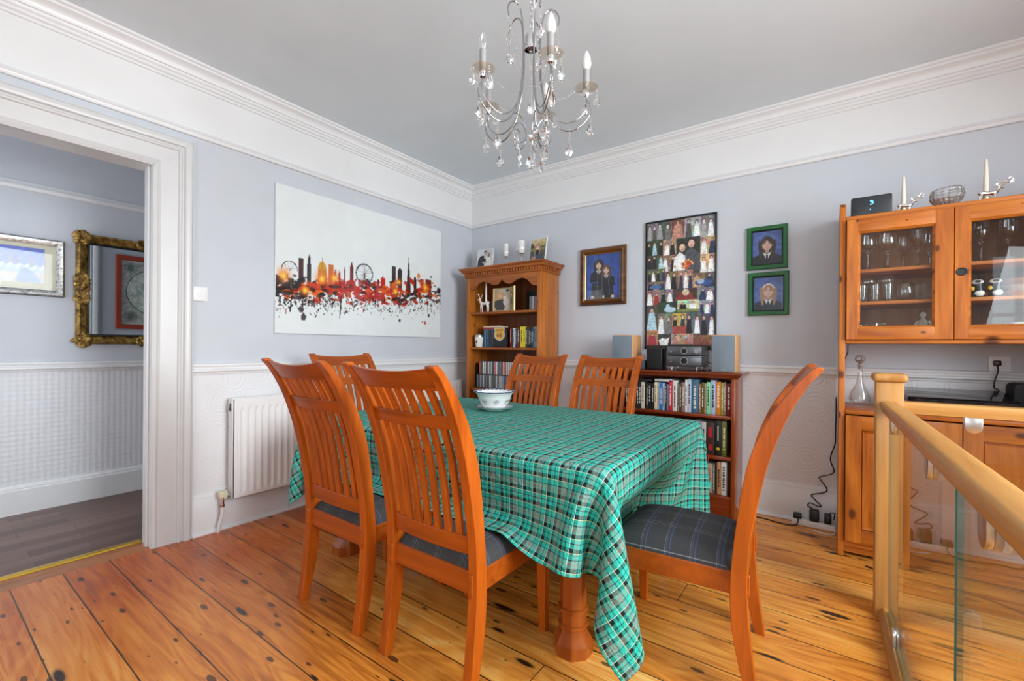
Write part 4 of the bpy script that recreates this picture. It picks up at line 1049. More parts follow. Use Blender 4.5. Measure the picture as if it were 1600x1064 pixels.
M_TUMB = pane_glass('thin_glassware', (.985, .99, .99, 1), 1.45, 0.0, 1.6)
M_WAX = plain('white_candle_wax', rgb(240, 238, 232), .5, var=.01); M_WAX.node_tree.nodes['Principled BSDF'].inputs['Subsurface Weight'].default_value = .15
def wine_glass(label, loc, H, rb, group, candle=False, cat='wine glass', name='wine_glass', stem_=.46, foot=.033, mat=None, smat=None):
    t = thing(name, label, cat, loc, group=group); hs = H * stem_
    MB().lathe([(0, hs), (rb * .45, hs + .012), (rb * .85, hs + .25 * (H - hs)), (rb, hs + .48 * (H - hs)), (rb * .93, hs + .75 * (H - hs)), (rb * .80, H), (rb * .77, H), (rb * .90, hs + .75 * (H - hs)), (rb * .96, hs + .48 * (H - hs)), (rb * .8, hs + .27 * (H - hs)), (0, hs + .010)], n=22, cap=False).build('glass_bowl', mat or M_TUMB, t, 60)
    MB().lathe([(0, 0), (foot, 0), (foot, .0025), (.008, .008), (.0042, .018), (.0042, hs - .006), (.009, hs + .001), (0, hs + .002)], n=18, cap=False).build('stem', smat or cut_glass_mat, t, 60)
    if candle: MB().lathe([(0, hs + .016), (rb * .55, hs + .020), (rb * .56, H + .012), (rb * .50, H + .018), (0, H + .014)], n=20, cap=False).build('candle', M_WAX, t, 40)
    return t
cut_glass_mat = cut_glass('solid_clear_glass')
wine_glass('narrower stemmed glass with a white candle, on the tall bookcase near the kissing photo', (.600, -.20, BT), .205, .036, None, True, 'candle holder', 'candle_glass', .42)
wine_glass('wide stemmed glass with a white candle, on the tall bookcase beside the woman\'s photo', (.765, -.19, BT), .215, .056, None, True, 'candle holder', 'candle_glass', .46)

# ------------------------------------------------------------------ reindeer helper
def reindeer(t, mat, L, H, flip=1, scroll=True):
    """standing stag along local X, head at +X * flip"""
    mb = MB(); s = flip; r = H * (.125 if scroll else .095)
    mb.tube(spline([(-.46 * L * s, 0, .60 * H), (-.30 * L * s, 0, .62 * H), (0, 0, .57 * H), (.24 * L * s, 0, .60 * H), (.36 * L * s, 0, .72 * H), (.42 * L * s, 0, .90 * H)], 4), [r * q for q in (.35, .9, 1.1, 1.15, 1.15, 1.1, 1.05, 1.0, 1.0, 1.0, 1.1, 1.15, 1.15, 1.05, .95, .85, .75, .65, .6, .55, .55)], 8)
    mb.tube([(.40 * L * s, 0, .90 * H), (.50 * L * s, 0, .89 * H), (.62 * L * s, 0, .83 * H)], [r * .55, r * .6, r * .3], 7)
    for sy in (-1, 1):
        mb.tube([(.38 * L * s, sy * r * .5, .93 * H), (.33 * L * s, sy * r * 1.3, .99 * H)], [r * .28, r * .08], 5)
        for bx, k in ((-.30, -.05), (.22, .03)):
            mb.tube([(bx * L * s, sy * r * .6, .55 * H), ((bx + k) * L * s, sy * r * .8, .30 * H), ((bx + k * .3) * L * s, sy * r * .8, .0)], [r * .7, r * .38, r * .30], 6)
    mb.build('body', mat, t, 50)
    an = MB()
    for sy in (-1, 1):
        if scroll:
            an.tube(spline([(.42 * L * s, sy * r * .3, .93 * H), (.56 * L * s, sy * r * 1.2, 1.06 * H), (.80 * L * s, sy * r * 1.8, 1.16 * H), (.92 * L * s, sy * r * 2, 1.34 * H), (.80 * L * s, sy * r * 2, 1.44 * H), (.72 * L * s, sy * r * 2, 1.32 * H), (.80 * L * s, sy * r * 1.9, 1.25 * H)], 5), r * .22, 6)
            an.tube(spline([(.62 * L * s, sy * r * 1.3, 1.09 * H), (.58 * L * s, sy * r * 1.7, 1.24 * H), (.66 * L * s, sy * r * 1.8, 1.28 * H), (.68 * L * s, sy * r * 1.7, 1.19 * H)], 5), r * .18, 6)
            an.tube(spline([(.78 * L * s, sy * r * 1.8, 1.15 * H), (.92 * L * s, sy * r * 2.2, 1.12 * H), (.95 * L * s, sy * r * 2.1, 1.22 * H), (.88 * L * s, sy * r * 2, 1.20 * H)], 5), r * .18, 6)
            an.tube(spline([(.42 * L * s, sy * r * .5, .95 * H), (.30 * L * s, sy * r * 1.0, 1.04 * H), (.26 * L * s, sy * r * 1.1, 1.12 * H), (.34 * L * s, sy * r, 1.12 * H)], 5), r * .16, 6)
        else:
            an.tube(spline([(.42 * L * s, sy * r * .3, .93 * H), (.36 * L * s, sy * r * 1.5, 1.08 * H), (.40 * L * s, sy * r * 2.4, 1.22 * H)], 5), r * .25, 6)
            an.tube([(.37 * L * s, sy * r * 1.6, 1.10 * H), (.30 * L * s, sy * r * 2.2, 1.18 * H)], r * .18, 5)
    an.build('antlers', mat, t, 50)

# ------------------------------------------------------------------ top shelf of the tall bookcase
Z = SH[0] + .0008; YF = -.255
M_CERAM = plain('white_glazed_ceramic', rgb(232, 226, 220), .2)
t = thing('reindeer_candlestick', 'white ceramic reindeer with a tall white taper candle on the tall bookcase\'s top shelf', 'candle holder', (.385, YF, Z))
reindeer(t, M_CERAM, .13, .145, -1, False)
MB().lathe([(.008, .085), (.012, .110), (.012, .120), (0, .120)], (.022, 0, 0), 10).build('candle_cup', M_CERAM, t, 40)
MB().lathe([(.0085, .115), (.0065, .300), (0, .303)], (.022, 0, 0), 10).build('candle', M_WAX, t, 40)
t = thing('photo_frame', 'gold hinged double photo frame open on the tall bookcase\'s top shelf', 'photo frame', (.60, -.235, Z))
M_GOLD = plain('pale_gold_frame', rgb(214, 190, 140), .35, .35)
def leaf(x0, yaw, W, H, fn, nm):
    mb = MB(); frame_bars(mb, W, H, .014, [(0, 0), (0, .010), (.5, .013), (1, .010), (1, .002)]); mb.box(-W / 2, W / 2, 0, .003, -H / 2, H / 2)
    M_ = Matrix.Translation((x0, 0, H / 2)) @ Matrix.Rotation(R(yaw), 4, 'Z') @ Matrix.Translation((W / 2, 0, 0)); mb.xform(M_); mb.build(nm, M_GOLD, t, 30)
    k = Ink(60, 80, (196, 188, 178)); fn(k); o = k.mesh('photograph', W - .026, H - .026, M_PHOTO, t); o.matrix_local = M_ @ Matrix.Translation((0, -.003, 0))
def lady(k):
    k.rect(0, .3, 0, 1, (176, 150, 120)); k.ell(.85, .93, .12, .05, (60, 60, 62)); person(k, .42, .72, .13, (206, 160, 96), (62, 64, 66), collar=False, asp=.76)
    k.poly([(.10, 0), (.20, .5), (.60, .5), (.62, 0)], (66, 68, 70)); k.ell(.74, .40, .17, .20, (226, 214, 206)); k.ell(.68, .60, .11, .09, (232, 220, 210)); k.ell(.78, .15, .10, .14, (220, 206, 196))
leaf(-.120, 6, .195, .222, lady, 'left_leaf')
leaf(.074, -32, .115, .222, lambda k: (k.rect(0, 1, 0, 1, (150, 150, 132)), person(k, .35, .72, .10, (90, 74, 60), (84, 84, 96), collar=False, asp=.5), k.ell(.75, .3, .2, .2, (120, 130, 60))), 'right_leaf')
t = thing('photo_frame', 'black framed dark photo leaning at the back of the tall bookcase\'s top shelf', 'photo frame', (.86, -.12, Z))
MB().box(-.085, .085, 0, .010, 0, .19).build('frame', M_BLACK, t, 0)
k = Ink(50, 60, (26, 30, 34)); k.soft(.5, .3, .2, .2, (70, 74, 78)); k.ell(.4, .2, .1, .06, (110, 112, 114)); k.ell(.7, .2, .08, .06, (120, 120, 120)); k.mesh('photograph', .15, .17, M_PHOTO, t, (0, -.001, .095))
t = single(MB().box(-.045, .045, -.004, .004, 0, .120, 0, .002), 'greeting_card', plain('grey_card', rgb(150, 144, 148), .7), 'pale grey card standing behind the white ceramic reindeer', 'card', (.445, -.16, Z))
t = single(MB().box(-.028, .028, -.004, .004, 0, .115, 0, .002), 'greeting_card', plain('blue_grey_card', rgb(96, 116, 124), .7), 'narrow blue-grey card between the reindeer and the hinged gold frame', 'card', (.478, -.20, Z))

# ------------------------------------------------------------------ books and discs
BMATS = {}
def bmat(c):
    if c not in BMATS: BMATS[c] = plain('cover_%02x%02x%02x' % c, rgb(*c), .5, var=.05)
    return BMATS[c]
M_PAGES = plain('book_pages', rgb(226, 216, 194), .8)
M_INKL = plain('pale_spine_lettering', rgb(226, 222, 210), .5); M_INKD = plain('dark_spine_lettering', rgb(30, 28, 30), .5); M_INKR = plain('red_spine_lettering', rgb(196, 36, 44), .5)
rb = random.Random(5)
def book(label, x, w, yf, z, h, d, c, group, lean=0.0, mark=True, cat='book', name='book'):
    t = thing(name, label, cat, (x + w / 2, yf, z), group=group)
    g = .0012; tw = w - .001
    MB().box(-tw / 2, tw / 2, 0, .004, 0, h, 0, .0012).box(-tw / 2, -tw / 2 + .0022, .004, d, 0, h).box(tw / 2 - .0022, tw / 2, .004, d, 0, h).build('cover', bmat(c), t, 30)
    MB().box(-tw / 2 + .0022, tw / 2 - .0022, .004, d - .004, .003, h - .003).build('pages', M_PAGES, t, 0)
    if mark and w > .012:
        lum = sum(c) / 3; mb = MB(); q = rb.random(); ww = tw * rb.uniform(.28, .42)
        z_ = h * rb.uniform(.12, .3); top = h * rb.uniform(.78, .92)
        while z_ < top:
            l = rb.uniform(.006, .016); mb.box(-ww * .5, ww * .5 * rb.uniform(.6, 1), -.0006, .0001, z_, min(z_ + l, top)); z_ += l + rb.choice([.002, .0025, .008])
        mb.build('spine_lettering', M_INKD if lum > 125 else M_INKL, t, 0)
    if lean: t.rotation_euler = (0, R(lean), 0)
    return t
def case(label, x, w, yf, z, h, d, c, group, nm='disc_case', cat='disc case'):
    """slim plastic disc case: clear-edged box with a printed spine"""
    o = MB().box(-w / 2 + .0004, w / 2 - .0004, 0, d, 0, h, 0, .0008, 1).box(-w / 2 + .0018, w / 2 - .0018, -.0005, .0002, h * .04, h * .96, 1)
    lumc = tuple(min(255, q + 8) for q in c)
    return single(o, nm, [M_CASE, bmat(lumc)], label, cat, (x + w / 2, yf, z), group, 30)
M_CASE = plain('smoky_clear_plastic', rgb(96, 98, 100), .2)
ORD = ['first', 'second', 'third', 'fourth', 'fifth', 'sixth', 'seventh', 'eighth', 'ninth', 'tenth', 'eleventh', 'twelfth', 'thirteenth', 'fourteenth', 'fifteenth', 'sixteenth', 'seventeenth', 'eighteenth', 'nineteenth', 'twentieth', 'twenty-first', 'twenty-second', 'twenty-third', 'twenty-fourth', 'twenty-fifth', 'twenty-sixth', 'twenty-seventh', 'twenty-eighth', 'twenty-ninth', 'thirtieth', 'thirty-first', 'thirty-second', 'thirty-third', 'thirty-fourth', 'thirty-fifth', 'thirty-sixth']
def colour_name(c):
    names = {'black': (24, 24, 26), 'white': (232, 232, 230), 'grey': (128, 130, 132), 'pale grey': (190, 192, 194), 'dark grey': (64, 66, 70), 'red': (190, 30, 40), 'dark red': (110, 20, 24), 'orange': (214, 118, 30), 'yellow': (226, 206, 50), 'olive': (110, 104, 40), 'green': (50, 120, 70), 'mint green': (130, 220, 160), 'blue': (36, 110, 190), 'dark blue': (34, 52, 92), 'light blue': (140, 180, 220), 'teal blue': (52, 104, 130), 'brown': (110, 76, 50), 'tan': (180, 150, 110), 'cream': (226, 214, 186), 'pink': (220, 150, 160)}
    return min(names, key=lambda n: sum((a - b) ** 2 for a, b in zip(names[n], c)))
# discs on the top shelf, right
x = .900
for i, c in enumerate([(150, 150, 150), (120, 122, 124), (204, 204, 204), (104, 106, 110), (190, 120, 116), (90, 92, 96), (140, 138, 136)]):
    case('%s disc case, %s from left in the tall bookcase\'s top shelf group' % (colour_name(c), ORD[i]), x, .0148, YF, Z, .124, .14, c, 'discs at the right of the top shelf'); x += .0152
single(MB().box(-.006, .006, 0, .14, 0, .19).xform(Matrix.Rotation(R(14), 4, 'Y')), 'book', bmat((48, 54, 58)), 'dark book leaning above the discs against the tall bookcase\'s right side', 'book', (.955, YF + .06, Z + .126))
# second shelf
Z = SH[1] + .0008
t = thing('jar_candle', 'white jar candle with a silver lid on the tall bookcase\'s second shelf', 'candle', (.335, YF - .012, Z))
MB().lathe([(0, 0), (.030, 0), (.033, .004), (.044, .090), (.040, .096), (0, .096)], n=22, cap=False).build('jar', plain('white_jar', rgb(236, 234, 226), .15), t, 40)
MB().lathe([(.040, .096), (.043, .098), (.043, .114), (.040, .120), (0, .120)], n=22, cap=False).build('lid', M_SATIN, t, 40)
MB().ball((0, -.040, .050), .008, 1, .3, 1.3, 8).ball((.010, -.039, .058), .005, 1, .3, 1, 8).build('printed_motif', M_BLACK, t, 40)
cs = [(40, 84, 104), (60, 130, 160), (26, 40, 60), (32, 100, 150), (30, 34, 40), (44, 60, 70), (60, 64, 70), (56, 110, 120), (92, 92, 92), (150, 152, 152), (40, 42, 46)]
x = .380
for i, c in enumerate(cs):
    case('%s film case, %s from the left beside the jar candle on the tall bookcase' % (colour_name(c), ORD[i]), x, .0145, YF, Z, .172, .13, c, 'film cases on the second shelf', 'film_case', 'film case'); x += .0148
fx1 = x
single(MB().box(0, .185, 0, .125, 0, .013, 0, .002), 'book', bmat((196, 36, 40)), 'red book lying flat on top of the film cases', 'book', (.372, YF - .004, Z + .1725))
single(MB().box(0, .200, 0, .13, 0, .014, 0, .002), 'book', bmat((226, 206, 170)), 'cream book lying flat on the red book above the film cases', 'book', (.380, YF - .006, Z + .1862))
t = thing('boxed_set', 'black box with an orange road-shield badge reading 66, on the tall bookcase\'s second shelf', 'box', (.600, YF - .035, Z))
MB().box(-.080, .080, 0, .02, 0, .165, 0, .002).build('box', M_BLACK, t, 30)
def shield(s, z0): return [(x * s, z * s + z0) for x, z in ((0, -.058), (.022, -.050), (.046, -.030), (.050, -.008), (.043, .014), (.050, .036), (.036, .046), (.018, .040), (0, .046), (-.018, .040), (-.036, .046), (-.050, .036), (-.043, .014), (-.050, -.008), (-.046, -.030), (-.022, -.050))]
bd = MB().prism([(x, z) for x, z in shield(1.25, .128)], 'y', -.005, 0).build('badge_edge', M_SATIN, t, 0)
MB().prism([(x, z) for x, z in shield(1.08, .128)], 'y', -.0058, -.005).build('badge_face', plain('badge_orange', rgb(232, 176, 72), .4), bd, 0)
text_mesh('badge_number', '66', .062, M_BLACK, bd, (0, -.0062, .112), (R(90), 0, 0), world=False)
text_mesh('badge_word', 'ROUTE', .026, M_BLACK, bd, (0, -.0062, .156), (R(90), 0, 0), world=False)
bk = [(.018, .178, (150, 30, 34)), (.012, .17, (40, 40, 44)), (.020, .176, (210, 210, 208)), (.017, .17, (44, 100, 150)), (.014, .176, (28, 28, 32)), (.016, .18, (150, 34, 40)), (.012, .172, (40, 44, 50)), (.030, .186, (226, 212, 40)), (.027, .186, (232, 216, 60)), (.020, .18, (44, 46, 52)), (.012, .17, (90, 92, 96)), (.020, .178, (30, 32, 36)), (.014, .17, (60, 70, 84)), (.018, .178, (66, 100, 130)), (.022, .182, (130, 160, 186)), (.020, .18, (150, 164, 176)), (.012, .176, (60, 150, 150)), (.026, .232, (206, 156, 60))]
x = .690
for i, (w_, h_, c) in enumerate(bk):
    book('%s spined book, %s to the right of the shield-badged box' % (colour_name(c), ORD[i]), x, w_, YF, Z, h_, .125, c, 'books on the tall bookcase second shelf'); x += w_ + .0005
# third shelf: two tiers of discs
Z = SH[2] + .0008
pal = [(214, 90, 70), (60, 96, 90), (226, 226, 224), (214, 214, 212), (40, 42, 46), (222, 222, 222), (150, 152, 154), (190, 192, 194), (70, 74, 80), (200, 120, 130), (232, 230, 226), (90, 110, 130), (120, 122, 126), (170, 60, 60), (206, 206, 200)]
pal2 = [(120, 140, 170), (90, 92, 98), (150, 160, 176), (110, 112, 116), (190, 192, 196), (80, 100, 130), (140, 142, 146), (66, 70, 78), (206, 208, 210), (130, 150, 140), (96, 98, 104)]
for row, pl, lab in ((0, pal2, 'lower'), (1, pal, 'upper')):
    x = .318 if row else .298; i = 0
    while x < .985 and i < 36:
        w_ = .0185 if rb.random() < .75 else .0235
        c = pl[i % len(pl)] if i < len(pl) else pl[rb.randrange(len(pl))]
        case('%s disc case, %s from left in the tall bookcase\'s %s row' % (colour_name(c), ORD[i], lab), x, w_, YF + .012 * row, Z + .1275 * row, .126, .13, c, 'discs in two rows on the third shelf'); x += w_ + .0004; i += 1
single(MB().box(0, .028, 0, .13, 0, .126 + .10), 'disc_box', M_BLACK, 'tall black disc box at the left end of the disc rows', 'disc box', (.264, YF + .02, Z))

# ================================================================== low bookcase
W_RED_X = wood('reddish_shelf_wood', rgb(92, 34, 14), rgb(146, 64, 28), 'x', 0.25, coat=.3)
W_RED_Z = wood('reddish_upright_wood', rgb(112, 46, 16), rgb(170, 82, 34), 'z', 0.25, coat=.3)
LX0, LX1, LF, LT = 1.655, 2.560, -.300, .975
lb = thing('low_bookcase', 'low reddish-brown bookcase filled with books, standing under the collage', 'bookcase', ((LX0 + LX1) / 2, LF / 2, 0))
for a, b in ((LX0, LX0 + .025), (LX1 - .028, LX1)): part('side_panel', MB().box(a, b, LF, -.028, 0, LT - .04, 0, .003), W_RED_Z, t=lb)
part('back_panel', MB().box(LX0 + .025, LX1 - .028, -.040, -.030, .05, LT - .04), W_RED_X, t=lb)
tp = [(.045, LT - .012), (.045, LT - .004), (.040, LT - .0008), (0, LT - .0008), (0, LT - .04), (.012, LT - .04), (.020, LT - .032), (.030, LT - .026), (.036, LT - .016)]
cr = MB(); rings = [[(LX0 - d, -.028, z), (LX0 - d, LF - d, z), (LX1 + d, LF - d, z), (LX1 + d, -.028, z)] for d, z in tp]
cr.grid(rings + [rings[0]]); cr.box(LX0, LX1, LF, -.028, LT - .04, LT - .0008)
bmesh.ops.recalc_face_normals(cr.bm, faces=cr.bm.faces[:]); part('moulded_top', cr, W_RED_X, 30, lb)
LS = [.686, .412, .150]
for z in [q - .0008 for q in LS]: part('shelf', MB().box(LX0 + .025, LX1 - .028, LF + .004, -.040, z - .024, z, 0, .004), W_RED_X, t=lb)
part('plinth', MB().box(LX0 + .025, LX1 - .028, LF + .006, LF + .02, 0, .126), W_RED_X, t=lb)
YF = -.275
S = (2.530 - 1.930) / (1372 - 300)      # spine layout on the top shelf: room metres per unit
def bx_(u): return 1.930 + (u - 300) * S
top = [(66, 92, .17, (44, 44, 48)), (92, 136, .185, (226, 226, 224)), (140, 180, .18, (60, 62, 66)), (182, 216, .19, (40, 44, 44)), (220, 245, .18, (40, 46, 46)), (245, 279, .20, (30, 52, 50)), (279, 326, .20, (222, 214, 194)), (327, 346, .20, (30, 30, 30)), (347, 371, .19, (62, 50, 40)), (372, 411, .195, (28, 32, 32)), (412, 452, .195, (26, 28, 28)), (454, 491, .205, (230, 218, 186)), (492, 519, .205, (170, 176, 182)), (520, 561, .205, (44, 116, 190)), (562, 585, .20, (206, 216, 226)), (586, 611, .20, (44, 52, 72)), (612, 636, .195, (120, 126, 140)), (637, 686, .225, (200, 40, 72)), (687, 744, .225, (224, 222, 214)), (745, 771, .20, (140, 130, 116)), (772, 799, .21, (74, 60, 62)), (800, 837, .215, (150, 122, 100)), (839, 869, .235, (226, 228, 232)), (870, 916, .24, (186, 200, 220)), (917, 1001, .24, (62, 108, 136)), (1003, 1032, .21, (160, 96, 50)), (1033, 1066, .22, (86, 84, 40)), (1067, 1091, .215, (170, 150, 122)), (1092, 1137, .225, (134, 216, 160)), (1139, 1196, .24, (170, 188, 216)), (1198, 1255, .23, (206, 124, 36)), (1257, 1286, .225, (150, 146, 60)), (1287, 1311, .23, (128, 116, 100)), (1313, 1374, .22, (120, 24, 28))]
nt = len(top)
for i, (a, b, h, c) in enumerate(top):
    x0, x1 = bx_(a), bx_(b)
    if x0 < LX0 + .027: continue
    book('%s spined book, %s from the right on the low bookcase\'s top shelf' % (colour_name(c), ORD[nt - 1 - i]), x0, x1 - x0, YF, LS[0], min(h * .97, .235), .17, c, 'books on the low bookcase top shelf')
single(MB().box(0, .085, 0, .16, 0, .016, 0, .002), 'book', bmat((36, 36, 44)), 'dark book lying flat on the left-hand books of the low bookcase', 'book', (bx_(262), YF, LS[0] + .2015))
single(MB().box(0, .125, 0, .16, 0, .018, 0, .002), 'book', bmat((206, 204, 200)), 'pale book lying flat on the upright books of the low bookcase', 'book', (bx_(455), YF, LS[0] + .2055))
mid = [(2.255, .022, .19, (226, 190, 150)), (2.279, .016, .19, (30, 30, 32)), (2.296, .046, .222, (118, 128, 138)), (2.343, .030, .216, (196, 194, 190)), (2.374, .052, .218, (66, 44, 42)), (2.427, .044, .232, (28, 34, 30)), (2.472, .030, .234, (104, 106, 40))]
for i, (x, w_, h, c) in enumerate(mid):
    o = book('%s spined book, %s from the right on the low bookcase\'s middle shelf' % (colour_name(c), ORD[len(mid) - 1 - i]), x, w_, YF, LS[1], h, .18, c, 'books on the low bookcase middle shelf', mark=(i not in (4, 5)))
    if i == 4: MB().box(-.011, .011, -.0008, .0001, .115, .185).box(-.010, .010, -.0008, .0001, .03, .07).build('red_spine_panel', M_INKR, o, 0)
    if i == 5:
        MB().ball((0, 0, .045), .010, 1.2, .12, .9, 10).build('spine_flower', plain('spine_yellow', rgb(226, 190, 50), .5), o, 0); MB().box(-.003, .003, -.0007, .0001, .10, .20).build('spine_lettering', M_INKL, o, 0)
low = [(2.292, .014, .175, (200, 190, 90)), (2.307, .010, .17, (206, 120, 130)), (2.318, .014, .165, (60, 120, 180)), (2.334, .030, .20, (222, 222, 222)), (2.366, .050, .20, (190, 168, 146)), (2.417, .014, .205, (120, 118, 116)), (2.432, .010, .215, (40, 40, 44)), (2.444, .024, .218, (206, 156, 110)), (2.470, .034, .222, (232, 230, 222))]
for i, (x, w_, h, c) in enumerate(low):
    o = book('%s spined book, %s from the right on the low bookcase\'s bottom shelf' % (colour_name(c), ORD[len(low) - 1 - i]), x, w_, YF, LS[2], h, .18, c, 'books on the low bookcase bottom shelf', mark=(i != 4))
    if i == 4: text_mesh('spine_title', 'Sapiens', .034, M_INKR, o, (0, -.0006, .115), (R(90), R(-90), 0), world=False)
single(MB().box(0, .11, 0, .15, 0, .018, 0, .002), 'book', bmat((56, 58, 62)), 'dark book lying flat on the left-hand books of the bottom shelf', 'book', (2.24, YF + .01, LS[2] + .1765))
single(MB().prism([(2.392, .418), (2.399, .418), (2.397, .372), (2.394, .366), (2.391, .372)], 'y', YF - .030, YF - .0285), 'ribbon_bookmark', plain('red_ribbon', rgb(226, 40, 60), .5), 'red ribbon bookmark hanging over the low bookcase\'s middle shelf edge', 'bookmark')

# ------------------------------------------------------------------ hi-fi on the low bookcase
M_GRILLE = plain('grey_speaker_cloth', rgb(118, 130, 140), .95, var=.1)
W_SPK = wood('beech_speaker_veneer', rgb(190, 138, 88), rgb(216, 166, 116), 'z', .4)
def speaker(label, x0, x1, yf, d, h):
    t = thing('bookshelf_speaker', label, 'speaker', ((x0 + x1) / 2, yf + d / 2, LT), group='pair of beech speakers')
    MB().box(x0, x1, yf, yf + d, LT, LT + h, 0, .004).build('cabinet', W_SPK, t, 30, world=True)
    MB().box(x0 + .006, x1 - .006, yf - .014, yf, LT + .006, LT + h - .006, 0, .004).build('grille', M_GRILLE, t, 30, world=True)
    MB().box((x0 + x1) / 2 - .012, (x0 + x1) / 2 + .012, yf - .0155, yf - .0138, LT + .016, LT + .022).build('badge', M_SATIN, t, 0, world=True)
speaker('grey-fronted beech speaker at the left end of the low bookcase', 1.680, 1.845, -.262, .18, .258)
speaker('grey-fronted beech speaker at the right end of the low bookcase, nearest the camera', 2.408, 2.560, -.300, .16, .252)
t = thing('subwoofer', 'small black speaker cube beside the stacked grey amplifiers', 'speaker', (2.005, -.185, LT))
MB().box(1.945, 2.062, -.245, -.13, LT, LT + .158, 0, .006).build('cabinet', M_BLACK, t, 30, world=True)
MB().box(1.953, 2.054, -.251, -.245, LT + .008, LT + .150, 0, .003).build('grille', M_BLACKSOFT, t, 30, world=True)
single(MB().box(-.045, .045, -.05, .05, 0, .066, 0, .004), 'small_box', plain('slate_grey_plastic', rgb(70, 78, 86), .5), 'small slate-grey box beside the black speaker cube', 'box', (1.885, -.19, LT))
M_AMP = plain('gunmetal_case', rgb(92, 94, 98), .32, .6); M_AMPF = plain('brushed_grey_front', rgb(104, 106, 110), .3, .7)
def amp(label, z, h, knob):
    t = thing('amplifier', label, 'amplifier', (2.225, -.20, z), group='stacked grey amplifiers')
    MB().box(2.110, 2.340, -.27, -.08, z, z + h, 0, .005).build('case', M_AMP, t, 30, world=True)
    MB().box(2.108, 2.342, -.278, -.268, z + .001, z + h - .001, 0, .003).build('front_plate', M_AMPF, t, 30, world=True)
    MB().tube([(2.225, -.281, z + h * .5), (2.225, -.276, z + h * .5)], h * .36, 24).build('window_ring', M_SATIN, t, 40, world=True)
    MB().tube([(2.225, -.2822, z + h * .5), (2.225, -.280, z + h * .5)], h * .29, 24).build('dark_window', M_BLACK, t, 40, world=True)
    MB().tube([(2.135, -.281, z + h * .42), (2.135, -.277, z + h * .42)], .006, 12).build('button', M_SATIN, t, 40, world=True)
    if knob: MB().tube([(2.312, -.296, z + h * .5), (2.312, -.277, z + h * .5)], h * .27, 20).build('volume_knob', M_SATIN, t, 40, world=True)
    return t
st = thing('hifi_stand', 'low chrome and glass stand carrying the grey amplifiers', 'stand', (2.225, -.20, LT))
for x in (2.135, 2.305):
    for y in (-.255, -.10): MB().lathe([(.008, 0), (.010, .004), (.0045, .008), (.0045, .020), (.009, .024), (.009, .0265)], (x, y, LT), 12).build('leg', M_CHROME, st, 40, world=True)
MB().box(2.095, 2.350, -.275, -.075, LT + .0265, LT + .0325, 0, .001).build('glass_plate', cut_glass_mat, st, 30, world=True)
amp('lower grey amplifier with a round window, resting on the chrome stand', LT + .033, .074, False)
amp('upper grey amplifier with a silver knob, stacked on the other one', LT + .1085, .064, True)
single(MB().tube(spline([(2.345, -.12, LT + .06), (2.40, -.09, LT + .03), (2.38, -.06, LT + .012), (2.34, -.06, LT + .0045)]), .004, 6), 'audio_cable', M_BLACK, 'short black cable behind the amplifiers', 'cable')
# ================================================================== pine dresser with glazed top
PINE_D, PINE_L = rgb(150, 74, 16), rgb(206, 122, 40)
W_DR_Z = wood('knotty_pine', PINE_D, PINE_L, 'z', 0.36, knots=1.0, coat=.04)
W_DR_X = wood('knotty_pine_rail', PINE_D, PINE_L, 'x', 0.36, knots=.8, coat=.04)
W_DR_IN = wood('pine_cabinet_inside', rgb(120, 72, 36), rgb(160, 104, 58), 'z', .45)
DX0, DX1, DF = 3.102, 4.015, -.470
dr = thing('pine_dresser', 'knotty pine dresser with glazed upper doors standing against the wall behind the banister', 'dresser', ((DX0 + DX1) / 2, DF / 2, 0))
def dp(nm, mb, mat, sm=30, par=None):
    if par is None: return mb.build(nm, mat, dr, sm, world=True)
    WORLD[par.name] = WORLD[dr.name]; return mb.build(nm, mat, par, sm, world=True)
pf = [(DF, 0), (-.032, 0), (-.032, 1.965), (-.12, 1.965), (DF + .03, 1.945), (DF + .008, 1.935), (DF, 1.915)]
for a in (DX0, DX1 - .028): dp('side_panel', MB().prism(pf, 'x', a, a + .028, bev=.003), W_DR_Z)
ix0, ix1 = DX0 + .028, DX1 - .028
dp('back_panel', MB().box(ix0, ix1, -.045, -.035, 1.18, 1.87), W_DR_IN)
dp('gallery_rail', MB().box(ix0, ix1, -.052, -.034, 1.862, 1.965, 0, .004), W_DR_X)
dp('top_board', MB().box(ix0, ix1, DF - .004, -.034, 1.842, 1.864, 0, .004), W_DR_X)
dp('bottom_board', MB().box(ix0, ix1, DF - .004, -.034, 1.168, 1.188, 0, .004), W_DR_X)
for z in (1.563, 1.388): dp('shelf', MB().box(ix0, ix1, DF + .025, -.046, z - .009, z + .009, 0, .002), W_DR_X)
dp('counter', MB().box(ix0, ix1, DF - .008, -.034, .782, .804, 0, .005), W_DR_X)
dp('base_carcass', MB().box(ix0, ix1, -.050, -.038, .06, .782).box(ix0, ix1, DF + .002, -.05, .060, .086).box(ix0, ix1, DF + .02, DF + .035, .02, .06), W_DR_X)
